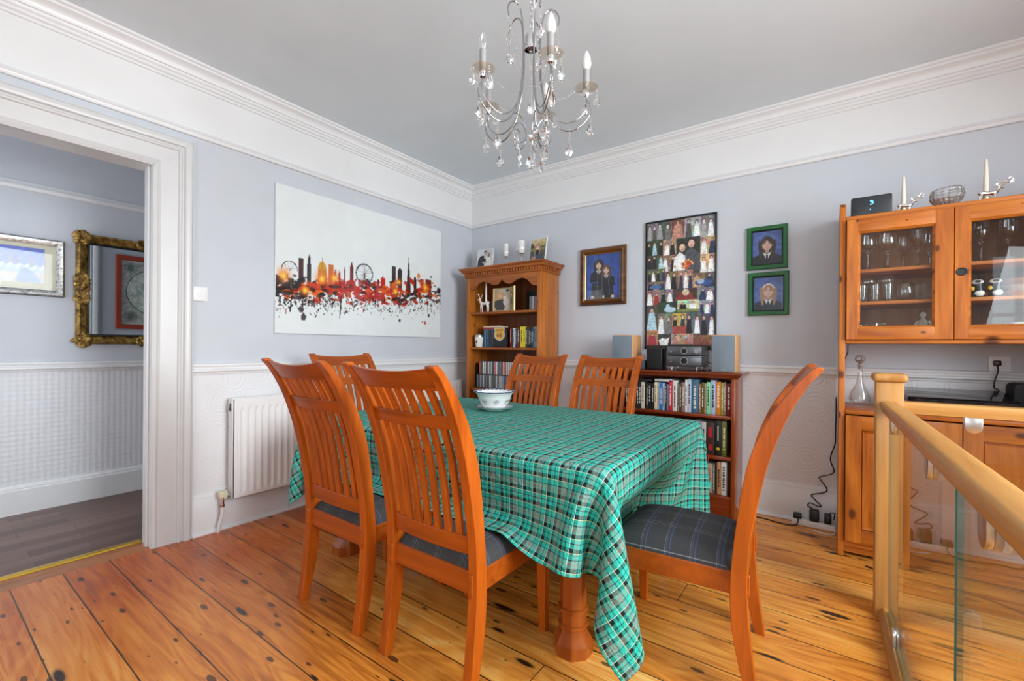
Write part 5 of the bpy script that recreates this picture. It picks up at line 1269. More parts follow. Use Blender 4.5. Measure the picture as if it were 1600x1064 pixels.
def door(x0, x1, z0, z1, wl, wr, wt, wb, glazed, nm):
    a, b, c, e = x0 + wl, x1 - wr, z0 + wb, z1 - wt; d = MB(); ya, yb = DF - .020, DF - .001
    O = [(x0, z0), (x1, z0), (x1, z1), (x0, z1)]; I = [(a, c), (b, c), (b, e), (a, e)]
    d.grid([[(x, y, z) for x, z in q] for q, y in ((I, yb), (O, yb), (O, ya + .002), ([(x + s * .002, z + u * .002) for (x, z), (s, u) in zip(O, ((1, 1), (-1, 1), (-1, -1), (1, -1)))], ya), (I, ya), (I, yb))], closed_u=True)
    d.merge(); bmesh.ops.recalc_face_normals(d.bm, faces=d.bm.faces[:])
    o = dp(nm, d, W_DR_Z)
    for q0, q1 in ((e, z1 - .0005), (z0 + .0005, c)): dp('door_rail', MB().box(a, b, ya - .0004, ya + .004, q0, q1, 0, .0003), W_DR_X, par=o)
    if glazed:
        mb = MB(); frame_bars(mb, b - a + .004, e - c + .004, .012, [(0, .006), (0, .018), (.5, .014), (1, .006), (1, .004)])
        mb.xform(Matrix.Translation(((a + b) / 2, DF - .0005, (c + e) / 2))); dp('glazing_bead', mb, W_DR_X, par=o)
        dp('glass_pane', MB().box(a, b, DF - .0075, DF - .0045, c, e), M_GLASS, 0, o)
    else:
        mb = MB(); W_, H_ = b - a + .002, e - c + .002
        frame_bars(mb, W_, H_, .045, [(0, .004), (.12, .016), (.35, .009), (.45, .009), (1.0, .014)])
        mb.grid([[(-W_ / 2 + .045, -.014, -H_ / 2 + .045), (W_ / 2 - .045, -.014, -H_ / 2 + .045)], [(-W_ / 2 + .045, -.014, H_ / 2 - .045), (W_ / 2 - .045, -.014, H_ / 2 - .045)]])
        mb.xform(Matrix.Translation(((a + b) / 2, DF - .001, (c + e) / 2))); dp('raised_panel', mb, W_DR_Z, 25, o)
    return o
XS = 3.556
d1 = door(ix0 + .003, XS - .0015, 1.190, 1.840, .050, .067, .068, .062, True, 'glazed_door')
d2 = door(XS + .0015, ix1 - .003, 1.190, 1.840, .050, .050, .068, .062, True, 'glazed_door')
for dd, xx in ((d2, XS + .026),):
    dp('finger_ring', MB().tube([(xx + .0175 * math.cos(R(a)), DF - .021, 1.520 + .0175 * math.sin(R(a))) for a in range(0, 360, 20)], .003, 8, closed=True), plain('dark_pewter', rgb(60, 62, 64), .35, .8), 50, dd)
    dp('ring_recess', MB().tube([(xx, DF - .0215, 1.520), (xx, DF - .0195, 1.520)], .016, 20), M_BLACK, 40, dd)
XL = 3.590
door(ix0 + .003, XL - .0015, .090, .776, .070, .070, .075, .075, False, 'panelled_door')
door(XL + .0015, ix1 - .003, .090, .776, .070, .070, .075, .075, False, 'panelled_door')

# ------------------------------------------------------------------ glassware behind the doors
ZT, ZM, ZB = 1.5728, 1.3978, 1.1888
M_GREENST = cut_glass('green_glass_stem', 0, (.35, .62, .30, 1))
g = 'wine glasses behind the left glazed door'
for lab, x, y, H, r in (('leftmost large wine glass on the dresser\'s top shelf', 3.228, -.390, .200, .041), ('large wine glass second from left on the dresser\'s top shelf', 3.312, -.390, .200, .042),
                        ('third wine glass from the left on the dresser\'s top shelf, set further back', 3.385, -.30, .185, .038), ('tall wine glass fourth from left on the dresser\'s top shelf', 3.435, -.375, .215, .038), ('wine glass at the right end of the dresser\'s top shelf behind the door stile', 3.490, -.30, .190, .038)):
    wine_glass(lab, (x, y, ZT), H, r, g)
for lab, x in (('green-stemmed wine glass on the dresser\'s middle shelf, the left one', 3.235), ('green-stemmed wine glass on the dresser\'s middle shelf, the right one', 3.312)):
    wine_glass(lab, (x, -.315, ZM), .148, .040, 'green-stemmed glasses', stem_=.55, foot=.03, smat=M_GREENST)
def tumbler(label, loc, r0, r1, H, group, n=20, base=.012):
    return single(MB().lathe([(0, 0), (r0, 0), (r0 + .001, .002), (r1, H), (r1 - .0022, H), (r0 - .0018, base), (0, base)], n=n, cap=False), 'tumbler', M_TUMB2, label, 'tumbler', loc, group, 50)
M_TUMB2 = pane_glass('tumbler_glass', (.95, .965, .965, 1), 1.5, 0, 1.3)
for lab, x, y, r0, r1, H, n in (('slim tumbler at the left edge of the dresser\'s middle shelf', 3.206, -.40, .017, .023, .092, 18), ('slim tumbler second from left on the dresser\'s middle shelf', 3.262, -.40, .018, .023, .092, 18), ('slim tumbler third from left on the dresser\'s middle shelf', 3.315, -.40, .018, .024, .095, 18)):
    tumbler(lab, (x, y, ZM), r0, r1, H, 'slim tumblers on the middle shelf', n)
single(MB().lathe([(0, 0), (.022, 0), (.038, .018), (.044, .045), (.040, .075), (.034, .088), (.032, .088), (.038, .074), (.042, .045), (.036, .020), (0, .006)], n=22, cap=False), 'stemless_glass', M_TUMB2, 'round stemless glass on the dresser\'s middle shelf', 'glass', (3.385, -.395, ZM), None, 60)
tumbler('square-sided heavy tumbler at the right of the dresser\'s middle shelf', (3.465, -.36, ZM), .040, .044, .090, None, 4)
tumbler('small tumbler at the left of the dresser\'s bottom glazed shelf', (3.212, -.40, ZB), .019, .026, .085, 'tumblers on the bottom shelf')
tumbler('wide ribbed tumbler on the dresser\'s bottom glazed shelf', (3.283, -.40, ZB), .030, .040, .090, 'tumblers on the bottom shelf', 12)
M_PALEF = plain('pale_bisque', rgb(216, 206, 190), .5); M_DARKH = plain('dark_glaze', rgb(40, 32, 30), .4)
t = thing('figurine', 'small white reclining figurine with dark hair on the dresser\'s bottom glazed shelf', 'figurine', (3.350, -.40, ZB))
MB().tube(spline([(-.032, 0, .022), (-.010, 0, .034), (.022, 0, .018), (.05, 0, .014)], 4), [.013, .016, .018, .018, .017, .016, .016, .015, .014, .012, .010, .009, .008], 8).tube([(-.015, -.012, .036), (.005, -.022, .022), (.022, -.022, .024)], .005, 6).ball((-.004, 0, .058), .0135, 1, 1, 1.1, 10).build('body', plain('white_bisque', rgb(230, 226, 216), .45), t, 60)
MB().ball((-.007, .003, .062), .0145, 1, 1, .95, 10).build('hair', M_DARKH, t, 60)
t = thing('figurine', 'pale seated figurine on the dresser\'s bottom glazed shelf, at the right', 'figurine', (3.462, -.33, ZB))
MB().lathe([(0, 0), (.036, 0), (.040, .012), (.030, .030), (.022, .052), (.024, .085), (.018, .104), (.008, .112), (.007, .122)], (0, 0, 0), 14).ball((0, 0, .136), .016, .9, .95, 1.15, 10).tube(spline([(-.02, -.01, .10), (-.034, -.02, .07), (-.01, -.034, .055), (.012, -.034, .06)], 4), .007, 6).tube(spline([(.02, -.01, .10), (.036, -.02, .075), (.03, -.036, .05), (.012, -.034, .052)], 4), .007, 6).tube(spline([(-.02, -.015, .03), (-.01, -.050, .032), (.02, -.055, .012)], 4), .011, 7).build('body', M_PALEF, t, 60)
MB().ball((0, .004, .142), .0165, .95, .95, .95, 10).build('hair', plain('grey_brown_glaze', rgb(110, 92, 76), .5), t, 60)
# behind the right door
wine_glass('tall flute glass on the top shelf behind the dresser\'s right door', (3.678, -.33, ZT), .215, .030, 'glasses behind the right door', stem_=.5)
wine_glass('wine glass further right on the top shelf behind the right glazed door', (3.772, -.33, ZT), .215, .036, 'glasses behind the right door', stem_=.5)
M_COPPER = plain('hammered_copper', rgb(196, 112, 64), .25, .9, var=.3)
single(MB().lathe([(0, 0), (.052, 0), (.060, .010), (.062, .032), (.066, .034), (.064, .038), (.058, .036), (.055, .012), (0, .006)], n=24, cap=False), 'copper_dish', M_COPPER, 'round copper dish behind the dresser\'s right door', 'dish', (3.690, -.20, ZM + .0), None, 50)
M_PUFF = plain('glazed_black', rgb(26, 28, 34), .2); M_PUFW = plain('glazed_white', rgb(232, 230, 224), .2); M_PUFY = plain('glazed_yellow', rgb(226, 176, 50), .25)
def birdpot(lab, x):
    t = thing('bird_pot', lab, 'ornament', (x, -.37, ZM), group='black and white bird pots')
    MB().lathe([(0, 0), (.024, 0), (.028, .02), (.026, .045), (.022, .058), (.026, .070), (.024, .086), (.012, .096), (0, .098)], n=18, cap=False).build('body', M_PUFF, t, 60)
    MB().ball((-.004, -.016, .078), .021, 1.1, .6, .62, 12).ball((.002, -.018, .022), .020, 1, .6, .9, 12).build('white_face', M_PUFW, t, 60)
    MB().ball((-.004, -.027, .080), .010, 1.2, .5, .7, 10).build('beak_disc', M_PUFF, t, 60)
    MB().ball((-.022, -.018, .046), .009, 1, .6, 1.2, 8).build('yellow_patch', M_PUFY, t, 60)
birdpot('black and white bird pot behind the right glazed door, the left one', 3.660); birdpot('black and white bird pot behind the right glazed door, the right one', 3.722)
t = thing('pottery_stack', 'stack of orange-flowered white bowls behind the dresser\'s right door', 'bowls', (3.815, -.30, ZM))
for i in range(3): MB().lathe([(0, .0), (.030, 0), (.034, .006), (.060, .030), (.058, .031), (.032, .010), (0, .006)], (0, 0, i * .030), 22, cap=False).build('bowl', [plain('flowered_white', rgb(222, 150, 110), .3, var=.5), plain('flowered_white_b', rgb(226, 206, 190), .3, var=.3)][i % 2], t, 50)
single(MB().lathe([(0, 0), (.022, 0), (.024, .004), (.024, .080), (.018, .086), (0, .086)], n=18, cap=False), 'pillar_candle', M_WAX, 'thick white candle on the bottom shelf behind the right glazed door', 'candle', (3.800, -.36, ZB), None, 40)

# ------------------------------------------------------------------ things standing on top of the dresser
ZD = 1.8648
t = thing('router', 'black broadband router with a glowing blue symbol, standing on the dresser\'s left end', 'router', (3.240, -.405, ZD))
MB().box(-.088, .088, -.014, .014, .004, .112, 0, .008).box(-.075, .075, -.028, .028, 0, .006, 0, .002).build('case', plain('anthracite_plastic', rgb(34, 38, 42), .35), t, 30)
MB().box(-.086, .086, -.0150, -.0138, .033, .0345).build('front_seam', M_BLACK, t, 0)
def glow(name, c, e):
    q = NT(name); q.b.inputs['Emission Color'].default_value = c; q.b.inputs['Emission Strength'].default_value = e; return q.base(c, .5)
M_GLOW = glow('blue_indicator', rgb(90, 190, 255), 3.0)
MB().tube([(.010 * math.cos(R(a)) - .002, -.0146, .074 + .010 * math.sin(R(a))) for a in range(-110, 111, 22)], .0018, 6).tube([(.004, -.0146, .074), (-.004, -.0146, .079)], .0016, 6).build('glowing_symbol', M_GLOW, t, 50)
MB().tube([(-.004, -.0150, .036), (-.004, -.0142, .036)], .0028, 10).build('status_light', M_GLOW, t, 50)
def stag(lab, loc, L, H, rz, ch):
    t = thing('reindeer_candlestick', lab, 'candle holder', loc, R(rz), group='silver reindeer candlesticks')
    reindeer(t, M_SILVER, L, H, 1, True)
    MB().lathe([(0, 0), (.018, 0), (.018, .004), (.013, .008), (.013, .016), (.015, .026), (0, .026)], (-.004, .018, 0), 14).build('candle_cup', M_GOLD, t, 40)
    MB().lathe([(.0115, .020), (.0095, ch * .6), (.0050, ch), (0, ch + .003)], (-.004, .018, 0), 12).build('taper_candle', plain('ivory_wax', rgb(222, 216, 200), .5, var=.01), t, 40)
    return t
stag('silver reindeer candlestick with ivory taper on the dresser, beside the router', (3.383, -.40, ZD), .075, .062, 8, .195)
stag('silver reindeer candlestick with ivory taper on the dresser, right of the crystal bowl', (3.690, -.40, ZD), .085, .072, 8, .215)
def crystal_mat():
    q = NT('cut_crystal'); q.b.inputs['Transmission Weight'].default_value = .85; q.base((.93, .94, .94, 1), .04); q.b.inputs['IOR'].default_value = 1.5
    v = q.coord('Object'); s_ = q.node('SeparateXYZ'); q.link(v, s_.inputs[0])
    ang = q.math('ARCTAN2', s_.outputs[1], s_.outputs[0])
    a = q.math('SINE', q.math('ADD', q.math('MULTIPLY', ang, 9.0), q.math('MULTIPLY', s_.outputs[2], 150.0))); b = q.math('SINE', q.math('SUBTRACT', q.math('MULTIPLY', ang, 9.0), q.math('MULTIPLY', s_.outputs[2], 150.0)))
    q.bump(q.math('MULTIPLY', a, b), .6, .006); return q.mat
M_CRYS = crystal_mat()
single(MB().lathe([(0, .008), (.024, .004), (.030, 0), (.034, .004), (.036, .010), (.055, .024), (.068, .050), (.066, .078), (.058, .092), (.055, .093), (.062, .078), (.064, .052), (.052, .028), (0, .016)], n=32, cap=False).xform(Matrix.Rotation(R(-5), 4, 'Y')), 'crystal_bowl', M_CRYS, 'round cut crystal bowl on top of the dresser between the two reindeer', 'bowl', (3.548, -.385, ZD + .003), None, 60)
# ------------------------------------------------------------------ things on the counter
t = thing('decanter', 'cut glass ship decanter with a ball stopper on the dresser counter', 'decanter', (3.205, -.235, .8045))
MB().lathe([(0, 0), (.040, 0), (.046, .006), (.051, .030), (.051, .055), (.042, .088), (.024, .122), (.0145, .160), (.0125, .200), (.013, .222), (.022, .232), (.022, .236), (.009, .232), (.009, .200), (.011, .16), (.020, .122), (.038, .086), (.047, .054), (.047, .03), (0, .008)], n=28, cap=False).build('flask', M_TUMB2, t, 60)
for i in range(8):
    a = i * math.pi / 4
    st_ = MB()
    for k in range(7):
        th = math.pi * 2 * k / 7; ca, sa = math.cos(a), math.sin(a)
        st_.tube([(ca * .0525 - sa * .002 * math.cos(th), sa * .0525 + ca * .002 * math.cos(th), .042 + .002 * math.sin(th)), (ca * .0515 - sa * .017 * math.cos(th), sa * .0515 + ca * .017 * math.cos(th), .042 + .022 * math.sin(th))], [.0016, .0004], 4)
    if i in (5, 6, 7, 4): st_.build('cut_star', cut_glass_mat, t, 0)
    else: st_.bm.free()
MB().lathe([(.008, .215), (.009, .236), (.012, .240), (.012, .246), (.007, .252)], n=14).ball((0, 0, .275), .026, 1, 1, .95, 16).build('stopper', M_CRYS, t, 60)
rc = thing('record_player', 'low black record player with a shiny lid on the dresser counter', 'record player', (3.60, -.27, .8045))
M_PIANO = plain('gloss_black', rgb(14, 16, 20), .08)
MB().box(3.392, 3.800, -.430, -.110, .812, .866, 0, .004).build('plinth', M_PIANO, rc, 30, world=True)
MB().prism([(-.428, .868), (-.428, .884), (-.418, .892), (-.13, .922), (-.112, .920), (-.112, .868)], 'x', 3.394, 3.798, bev=.003).build('lid', M_PIANO, rc, 30, world=True)
for x in (3.42, 3.77):
    for y in (-.40, -.14): MB().lathe([(.014, 0), (.014, .008)], (x, y, .8042), 12).build('foot', M_BLACK, rc, 30, world=True)
for x in (3.70, 3.735, 3.765): MB().box(x - .007, x + .007, -.4318, -.4298, .838, .842).build('button', M_SATIN, rc, 0, world=True)
bs = thing('loudspeaker', 'black cloth-covered speaker with rounded corners at the dresser counter\'s right end', 'speaker', (3.885, -.20, .8045))
pr_ = [(3.808, .806), (3.962, .806)] + arc(3.942, .952, .020, 0, 90, 5) + arc(3.832, .948, .024, 90, 180, 5)
MB().prism(pr_, 'y', -.27, -.13, bev=.006).build('cabinet', M_BLACKSOFT, bs, 30, world=True)

# ------------------------------------------------------------------ socket, plug, cables
so = thing('wall_socket', 'white single wall socket above the record player', 'socket', (3.812, -.006, 1.060))
MB().box(3.770, 3.856, -.012, 0, 1.020, 1.104, 0, .003).build('face_plate', M_WHITEPL, so, 30, world=True)
MB().box(3.833, 3.845, -.016, -.011, 1.058, 1.078, 0, .0015).build('rocker', M_WHITEPL, so, 30, world=True)
pg = thing('plug', 'black plug with a flex, pushed into the socket above the record player', 'plug', (3.800, -.026, 1.066))
MB().box(3.785, 3.815, -.042, -.012, 1.052, 1.082, 0, .006).build('plug_body', M_BLACK, pg, 30, world=True)
MB().tube(spline([(3.800, -.040, 1.056), (3.797, -.052, 1.02), (3.785, -.055, .97), (3.782, -.065, .935), (3.79, -.10, .925), (3.795, -.106, .90)]), .0035, 7).build('flex', M_BLACK, pg, 50, world=True)
single(MB().tube(spline([(3.146, -.36, 1.160), (3.148, -.18, 1.156), (3.150, -.06, 1.12), (3.138, -.03, 1.07), (3.137, -.032, .98)]), .003, 7), 'aerial_cable', M_BLACK, 'thin black cable looping from under the upper cabinet behind the decanter', 'cable')
single(MB().tube(spline([(3.094, -.016, .83), (3.094, -.020, .753), (3.092, -.020, .60), (3.090, -.020, .53), (3.066, -.022, .435), (3.086, -.022, .362), (3.070, -.022, .335), (3.010, -.024, .308), (3.016, -.026, .290), (3.050, -.030, .238), (3.030, -.034, .212), (2.968, -.034, .188), (2.985, -.036, .160), (3.020, -.040, .126), (3.0, -.042, .122), (2.960, -.044, .135), (2.948, -.048, .115), (2.965, -.055, .108), (2.985, -.075, .100), (2.982, -.098, .085)], 4), .0038, 7), 'phone_cable', M_BLACK, 'kinked black cable hanging down the wall left of the dresser', 'cable')
ex = thing('extension_lead', 'white extension socket strip on the floor against the skirting, left of the dresser', 'extension lead', (2.975, -.095, 0))
MB().box(2.862, 3.094, -.125, -.068, .001, .040, 0, .006).build('socket_strip', M_WHITEPL, ex, 30, world=True)
MB().tube(spline([(3.094, -.10, .02), (3.096, -.14, .010), (3.080, -.19, .006), (3.04, -.20, .006), (2.98, -.17, .006)]), .004, 7).build('mains_flex', M_WHITEPL, ex, 50, world=True)
def plugtop(lab, x, w, h, d, name='plug'):
    t = thing(name, lab, name.replace('_', ' '), (x, -.096, .0405)); MB().box(-w / 2, w / 2, -d / 2, d / 2, 0, h, 0, .006).build('plug_body', M_BLACK, t, 30); return t
p1 = plugtop('black plug at the left end of the extension strip', 2.895, .046, .030, .046)
MB().tube(spline([(.002, -.024, .012), (.004, -.045, -.016), (-.02, -.060, -.034), (-.10, -.062, -.0365), (-.20, -.035, -.0365), (-.25, -.05, -.0365), (-.28, -.02, -.0365), (-.305, .0, -.0365)]), .0038, 7).build('flex', M_BLACK, p1, 50)
plugtop('tall black power adaptor in the middle of the extension strip', 2.985, .052, .070, .05, 'power_adaptor')
p3 = plugtop('narrower black power adaptor at the right end of the extension strip', 3.056, .038, .058, .046, 'power_adaptor')
MB().tube(spline([(.0, 0, .057), (.015, .01, .066), (.035, .03, .062), (.034, .05, .045), (.03, .056, .01)]), .003, 7).build('flex', M_BLACK, p3, 50)
single(MB().tube(spline([(3.22, -.555, .004), (3.38, -.62, .004), (3.55, -.60, .004), (3.66, -.62, .004), (3.80, -.72, .004), (3.95, -.78, .004)]), .0042, 7), 'floor_cable', M_BLACK, 'black cable lying on the floorboards in front of the dresser', 'cable')
# ================================================================== oak and glass banister
W_OAK_Z = wood('light_oak_post', rgb(168, 118, 58), rgb(202, 152, 88), 'z', 0.35, coat=.15, grain=.9)
W_OAK_Y = wood('light_oak_rail', rgb(164, 114, 56), rgb(198, 148, 84), 'y', 0.35, coat=.15, grain=.9)
W_OAK_X = wood('light_oak_side_rail', rgb(170, 120, 60), rgb(204, 156, 92), 'x', 0.35, coat=.15, grain=.9)
bl = thing('banister', 'light oak and glass banister turning a corner at a square newel post', 'banister', (3.27, -1.035, 0))
def bp(nm, mb, mat, sm=30, par=None):
    if par is not None: WORLD[par.name] = WORLD[bl.name]
    return mb.build(nm, mat, par or bl, sm, world=True)
NX0, NX1, NY0, NY1 = 3.224, 3.316, -1.082, -.990
nw = bp('newel_post', MB().box(NX0, NX1, NY0, NY1, 0, 1.000, 0, .004), W_OAK_Z)
bp('newel_cap', MB().box(NX0 - .012, NX1 + .012, NY0 - .012, NY1 + .012, 1.000, 1.036, 0, .014, 4), W_OAK_Y, 40, nw)
hx = 3.268
def hprof(c):
    """handrail section, half width .033: cove below a rounded top"""
    return [(c - .022, .872), (c + .022, .872), (c + .023, .880)] + [(c + .029, .890), (c + .031, .902)] + arc(c + .019, .9075, .012, 0, 90, 4) + [(c, .9215)] + arc(c - .019, .9075, .012, 90, 180, 4) + [(c - .031, .902), (c - .029, .890), (c - .023, .880)]
def skew(mb):                                        # the long rail runs a touch off square
    for v in mb.bm.verts: v.co.x += .0165 * max(0, NY0 - v.co.y)
    return mb
hr = MB().prism(hprof(hx), 'y', -3.35, NY0 - .0005)
bp('handrail', skew(hr), W_OAK_Y, 30)
hy = -1.036
bp('handrail', MB().prism(hprof(hy), 'x', NX1 + .0005, 4.70), W_OAK_X, 30)
def bprof(c): return [(c - .032, 0.0005), (c + .032, 0.0005), (c + .032, .020), (c + .022, .040), (c + .014, .046), (c - .014, .046), (c - .022, .040), (c - .032, .020)]
bp('base_rail', skew(MB().prism(bprof(hx), 'y', -3.35, NY0 - .0005)), W_OAK_Y, 30)
bp('base_rail', MB().prism(bprof(hy), 'x', NX1 + .0005, 4.70), W_OAK_X, 30)
M_EDGE = plain('green_glass_edge', rgb(54, 92, 80), .1)
M_BAL = pane_glass('toughened_glass', (.95, .975, .965, 1), 1.42)
def pane(a0, a1, along):
    mb = MB()
    if along == 'y': mb.box(hx - .005, hx + .005, a0, a1, .052, .850)
    else: mb.box(a0, a1, hy - .005, hy + .005, .052, .838)
    mb.bm.normal_update()
    for f in mb.bm.faces:
        big = abs(f.normal.x) if along == 'y' else abs(f.normal.y)
        f.material_index = 0 if big > .5 else 1
    if along == 'y': skew(mb)
    bp('glass_pane', mb, [M_BAL, M_EDGE], 0)
pane(-2.235, -1.125, 'y'); pane(-3.33, -2.255, 'y'); pane(3.36, 4.0, 'x'); pane(4.02, 4.66, 'x')
def clip(c, along, top):
    mb = MB(); dz = .006 if top else 0
    z0, z1 = (.804 + dz, .866 + dz) if top else (.046, .108)
    w = .026; cz = (z0 + w) if top else (z1 - w)
    pr = ([(c - w, z1), (c + w, z1)] + [(c + w * math.cos(R(-a)), cz + w * math.sin(R(-a))) for a in range(0, 181, 20)]) if top else ([(c + w, z0), (c - w, z0)] + [(c - w * math.cos(R(a)), cz + w * math.sin(R(a))) for a in range(0, 181, 20)])
    for s in (-1, 1):
        if along == 'y': mb.prism(pr, 'x', *sorted((hx + s * .0055, hx + s * .0155)), bev=.0015)
        else: mb.prism(pr, 'y', *sorted((hy + s * .0055, hy + s * .0155)), bev=.0015)
    if along == 'y': skew(mb)
    bp('glass_clamp', mb, M_SATIN, 30)
for c in (-1.28, -1.99, -2.47): clip(c, 'y', True)
for c in (-1.36, -2.10, -2.57): clip(c, 'y', False)
for c in (3.525, 3.86, 4.2): clip(c, 'x', True); clip(c, 'x', False)

# ================================================================== bowl and saucer on the table
ZC_ = .7415
M_CHINA = plain('white_china', rgb(236, 238, 236), .12, var=.01); M_BLUEB = plain('cobalt_band', rgb(36, 52, 110), .15)
sc_ = thing('saucer', 'white china saucer with a blue line under the pierced bowl', 'saucer', (1.352, -1.325, ZC_))
MB().lathe([(0, .004), (.060, .002), (.066, 0), (.070, .003), (.098, .014), (.118, .022), (.1185, .025), (.096, .018), (.068, .008), (0, .008)], n=40, cap=False).build('plate', M_CHINA, sc_, 50)
MB().lathe([(.1140, .0225), (.1190, .0236), (.1188, .0262), (.1140, .0246)], n=40, cap=False).build('blue_line', M_BLUEB, sc_, 50)
bw = thing('bowl', 'white pierced china bowl with a blue patterned rim, standing on its saucer', 'bowl', (1.352, -1.325, ZC_ + .0085))
MB().lathe([(0, .004), (.055, .004), (.060, 0), (.066, .002), (.070, .010), (.092, .040), (.104, .072), (.112, .094), (.130, .104), (.132, .108), (.126, .108), (.108, .098), (.099, .072), (.087, .042), (.064, .014), (0, .012)], n=48, cap=False).build('china_bowl', M_CHINA, bw, 50)
mb = MB().lathe([(.1215, .1035), (.1325, .1055), (.1330, .1085), (.1300, .1096)], n=48, cap=False)
for i in range(14):
    a = 2 * math.pi * i / 14
    mb.tube([((.125 - .011 * math.sin(math.pi * k / 6)) * math.cos(a + (k - 3) * .062), (.125 - .011 * math.sin(math.pi * k / 6)) * math.sin(a + (k - 3) * .062), .1088 - .006 * math.sin(math.pi * k / 6)) for k in range(7)], .0022, 5)
mb.build('blue_rim_pattern', M_BLUEB, bw, 50)
mb = MB(); M_HOLE = plain('pierced_shadow', rgb(126, 140, 152), .6)
for i in range(8):
    a0 = 2 * math.pi * i / 8
    for dx, dz in ((0, .034), (.10, .040), (-.10, .040), (.05, .050), (-.05, .050), (.14, .053), (-.14, .053), (0, .060)):
        a = a0 + dx; r_ = .070 + (dz - .010) * .73 + .0005; mb.ball((r_ * math.cos(a), r_ * math.sin(a), dz), .0032, 1, 1, 1.2, 6)
mb.build('pierced_holes', M_HOLE, bw, 50)
# ================================================================== chandelier
CX, CY = 2.153, -2.146
cd = thing('chandelier', 'chrome five-arm chandelier with crystal drops and candle bulbs hanging above the table', 'chandelier', (CX, CY, 2.25))
Z0 = 2.25
def L(r, z): return (r, 0, z - Z0)
hub = MB().lathe([(0, 2.302 - Z0), (.012, 2.306 - Z0), (.022, 2.300 - Z0), (.0245, 2.290 - Z0), (.0245, 2.247 - Z0), (.0235, 2.245 - Z0), (.0225, 2.250 - Z0), (.0215, 2.284 - Z0), (0, 2.288 - Z0)], n=28, cap=False).build('hub_cup', M_CHROME, cd, 40)
MB().lathe([(0, 1.905 - Z0), (.006, 1.910 - Z0), (.011, 1.918 - Z0), (.012, 1.925 - Z0), (.006, 1.934 - Z0), (0, 1.936 - Z0)], n=14, cap=False).build('bottom_finial', M_CHROME, cd, 40)
MB().lathe([(0, ZC - Z0), (.055, ZC - Z0), (.055, ZC - .012 - Z0), (.03, ZC - .030 - Z0), (.006, ZC - .034 - Z0), (0, ZC - .034 - Z0)], n=24, cap=False).build('ceiling_rose', M_CHROME, cd, 40)
mb = MB(); z = 2.306 - Z0; i = 0
while z < ZC - .036 - Z0:
    pts = [(.0065 * math.cos(R(a)) if i % 2 == 0 else 0, .0065 * math.cos(R(a)) if i % 2 else 0, z + .013 + .0145 * math.sin(R(a))) for a in range(0, 360, 30)]
    mb.tube(pts, .0017, 6, closed=True); z += .0225; i += 1
mb.build('chain', M_CHROME, cd, 60)
MB().tube(spline([(.004, .003, 2.30 - Z0), (.010, .004, 2.42 - Z0), (-.004, .006, 2.56 - Z0), (.006, .003, ZC - .036 - Z0)], 6), .0022, 6).build('flex', plain('clear_flex', rgb(206, 206, 206), .3), cd, 60)
M_DROP = cut_glass('crystal'); M_PAN = pane_glass('smoked_glass_pan', (.93, .88, .82, 1), 1.5, 0, 1.5)
M_OPAL = plain('opal_bulb', rgb(222, 222, 222), .3, var=.0); M_CLEARB = pane_glass('clear_bulb', (.98, .98, .98, 1), 1.5, 0, 2.0)
M_SLEEVE = plain('silvered_sleeve', rgb(168, 168, 168), .35, .5)
M_ARM = plain('chandelier_chrome', rgb(168, 168, 170), 0.12, 1.0, var=.01)
def drop_mesh(h=.046, r=.0135, n=8):
    h, r = h * 1.18, r * 1.25
    return MB().lathe([(0, 0), (r * .55, h * .10), (r, h * .36), (r * .82, h * .56), (r * .32, h * .84), (.0012, h), (0, h)], n=n, cap=False)
def hang(parent, x, y, z, n, h=.046, r=.0135, fl=.62):
    """n beads then a pear drop, hanging from (x, y, z)"""
    mb = MB(); q = z - .004
    for k in range(n): mb.ball((x, y, q - .0035), .0036 if k % 3 else .0048, 1, 1, 1, 8); q -= .0085
    if n: mb.build('bead_strand', M_DROP, parent, 0)
    d = drop_mesh(h, r); M_ = Matrix.Translation((x, y, q - h * 1.18)) @ Matrix.Rotation(random.Random(int(abs(x + y + z) * 1e4)).uniform(0, 3), 4, 'Z') @ Matrix.Diagonal((1, fl, 1, 1)); d.xform(M_); d.build('crystal_drop', M_DROP, parent, 0)
def swag(parent, a, b, sag, n):
    mb = MB(); a, b = Vector(a), Vector(b)
    for k in range(1, n):
        t = k / n; p = a.lerp(b, t); p.z -= sag * 4 * t * (1 - t); mb.ball(p, .0034 if k % 2 else .0026, 1, 1, 1, 8)
    mb.build('bead_swag', M_DROP, parent, 0)
Ap = [L(.100, 2.335), L(.104, 2.362), L(.090, 2.388), L(.066, 2.394), L(.046, 2.368), L(.036, 2.30), L(.036, 2.20), L(.044, 2.10), L(.068, 2.005), L(.110, 1.952), L(.155, 1.943), L(.198, 1.972), L(.222, 2.010), L(.220, 2.038), L(.208, 2.060), L(.206, 2.078)]
Bp = [L(.030, 2.26), L(.033, 2.15), L(.050, 2.06), L(.085, 1.995), L(.125, 1.972), L(.165, 1.980), L(.197, 2.008), L(.209, 2.035), L(.206, 2.062)]
Sp = [L(.100, 1.962), L(.070, 1.990), L(.045, 1.985), L(.026, 1.958), L(.020, 1.928), L(.026, 1.902), L(.048, 1.888), L(.070, 1.898), L(.076, 1.920), L(.062, 1.934), L(.046, 1.926)]
arm0 = None
phi0 = math.atan2(_r.y, _r.x)
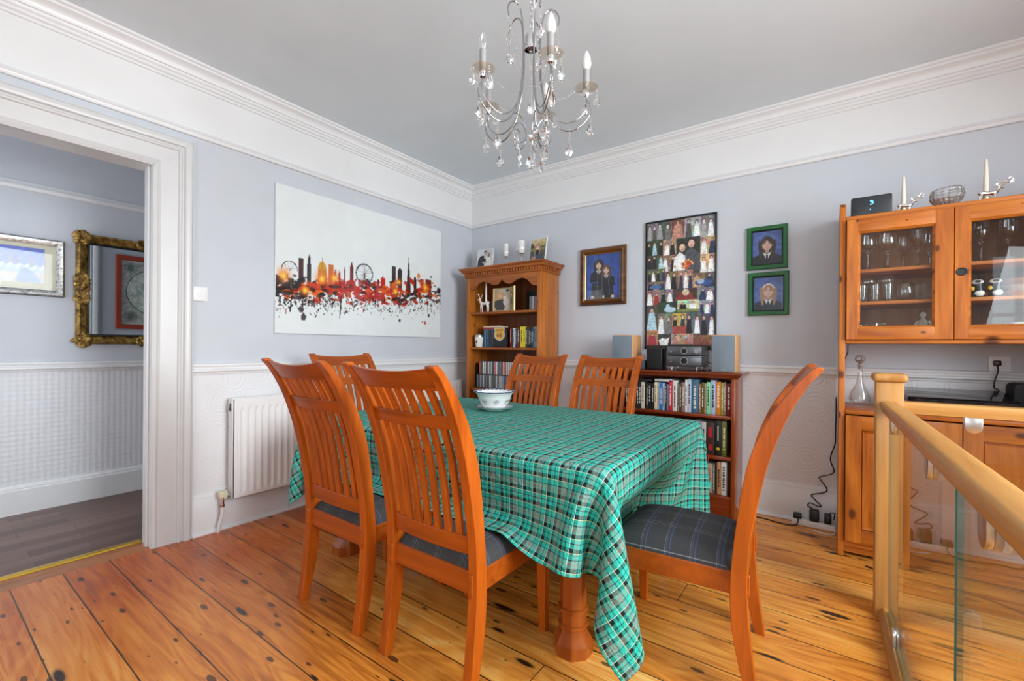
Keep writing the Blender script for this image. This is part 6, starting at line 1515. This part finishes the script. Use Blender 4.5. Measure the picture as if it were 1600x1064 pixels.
for k in range(5):
    if arm0 is None:
        arm = MB().tube(spline(Ap, 6), .0030, 7).tube(spline(Bp, 6), .0022, 7).tube(spline(Sp, 6), .0017, 6).build('arm', M_ARM, cd, 60); arm0 = arm
        MB().lathe([(0, 2.074 - Z0), (.010, 2.074 - Z0), (.013, 2.082 - Z0), (.013, 2.092 - Z0), (0, 2.092 - Z0)], (.206, 0, 0), 16).build('drip_cup', M_CHROME, arm, 40)
        MB().lathe([(.010, 2.088 - Z0), (.036, 2.093 - Z0), (.043, 2.101 - Z0), (.041, 2.103 - Z0), (.034, 2.097 - Z0), (.010, 2.092 - Z0)], (.206, 0, 0), 24, cap=False).build('glass_pan', M_PAN, arm, 40)
        MB().lathe([(0, 2.090 - Z0), (.0125, 2.090 - Z0), (.0125, 2.168 - Z0), (.010, 2.170 - Z0), (0, 2.170 - Z0)], (.206, 0, 0), 18).build('candle_sleeve', M_SLEEVE, arm, 40)
        MB().lathe([(.0105, 2.168 - Z0), (.0165, 2.180 - Z0), (.0175, 2.192 - Z0), (.0150, 2.210 - Z0), (.0085, 2.228 - Z0), (.0030, 2.238 - Z0), (0, 2.240 - Z0)], (.206, 0, 0), 18, cap=False).build('candle_bulb', M_OPAL, arm, 60)
        hang(arm, .100, 0, 2.335 - Z0, 6); hang(arm, .246, 0, 2.098 - Z0, 2, .040, .011); hang(arm, .206, .038, 2.098 - Z0, 3, .046, .0125); hang(arm, .206, -.038, 2.098 - Z0, 1, .036, .009)
        hang(arm, .222, 0, 2.010 - Z0, 4, .044, .013); hang(arm, .145, 0, 1.942 - Z0, 5, .046, .0135); hang(arm, .062, 0, 1.932 - Z0, 1, .034, .008); hang(arm, .050, 0, 1.888 - Z0, 3, .034, .007)
        swag(arm, (.100, 0, 2.335 - Z0), (.033, .004, 2.14 - Z0), .02, 20); swag(arm, (.170, 0, 2.096 - Z0), (.045, .0, 2.085 - Z0), .030, 14)
    else:
        arm = arm0.copy(); COL.objects.link(arm); arm.parent = cd
        for c in list(arm0.children):
            d = c.copy(); COL.objects.link(d); d.parent = arm
            if d.name.startswith('candle_bulb') and k == 2:
                d.data = c.data.copy(); d.data.materials[0] = M_CLEARB; d['label'] = 'clear glass candle bulb'
    arm.rotation_euler = (0, 0, phi0 - R(2 + 72 * k))
hang(cd, 0, 0, 2.246 - Z0, 22, .046, .0135); hang(cd, 0, 0, 1.905 - Z0, 5, .050, .0135)
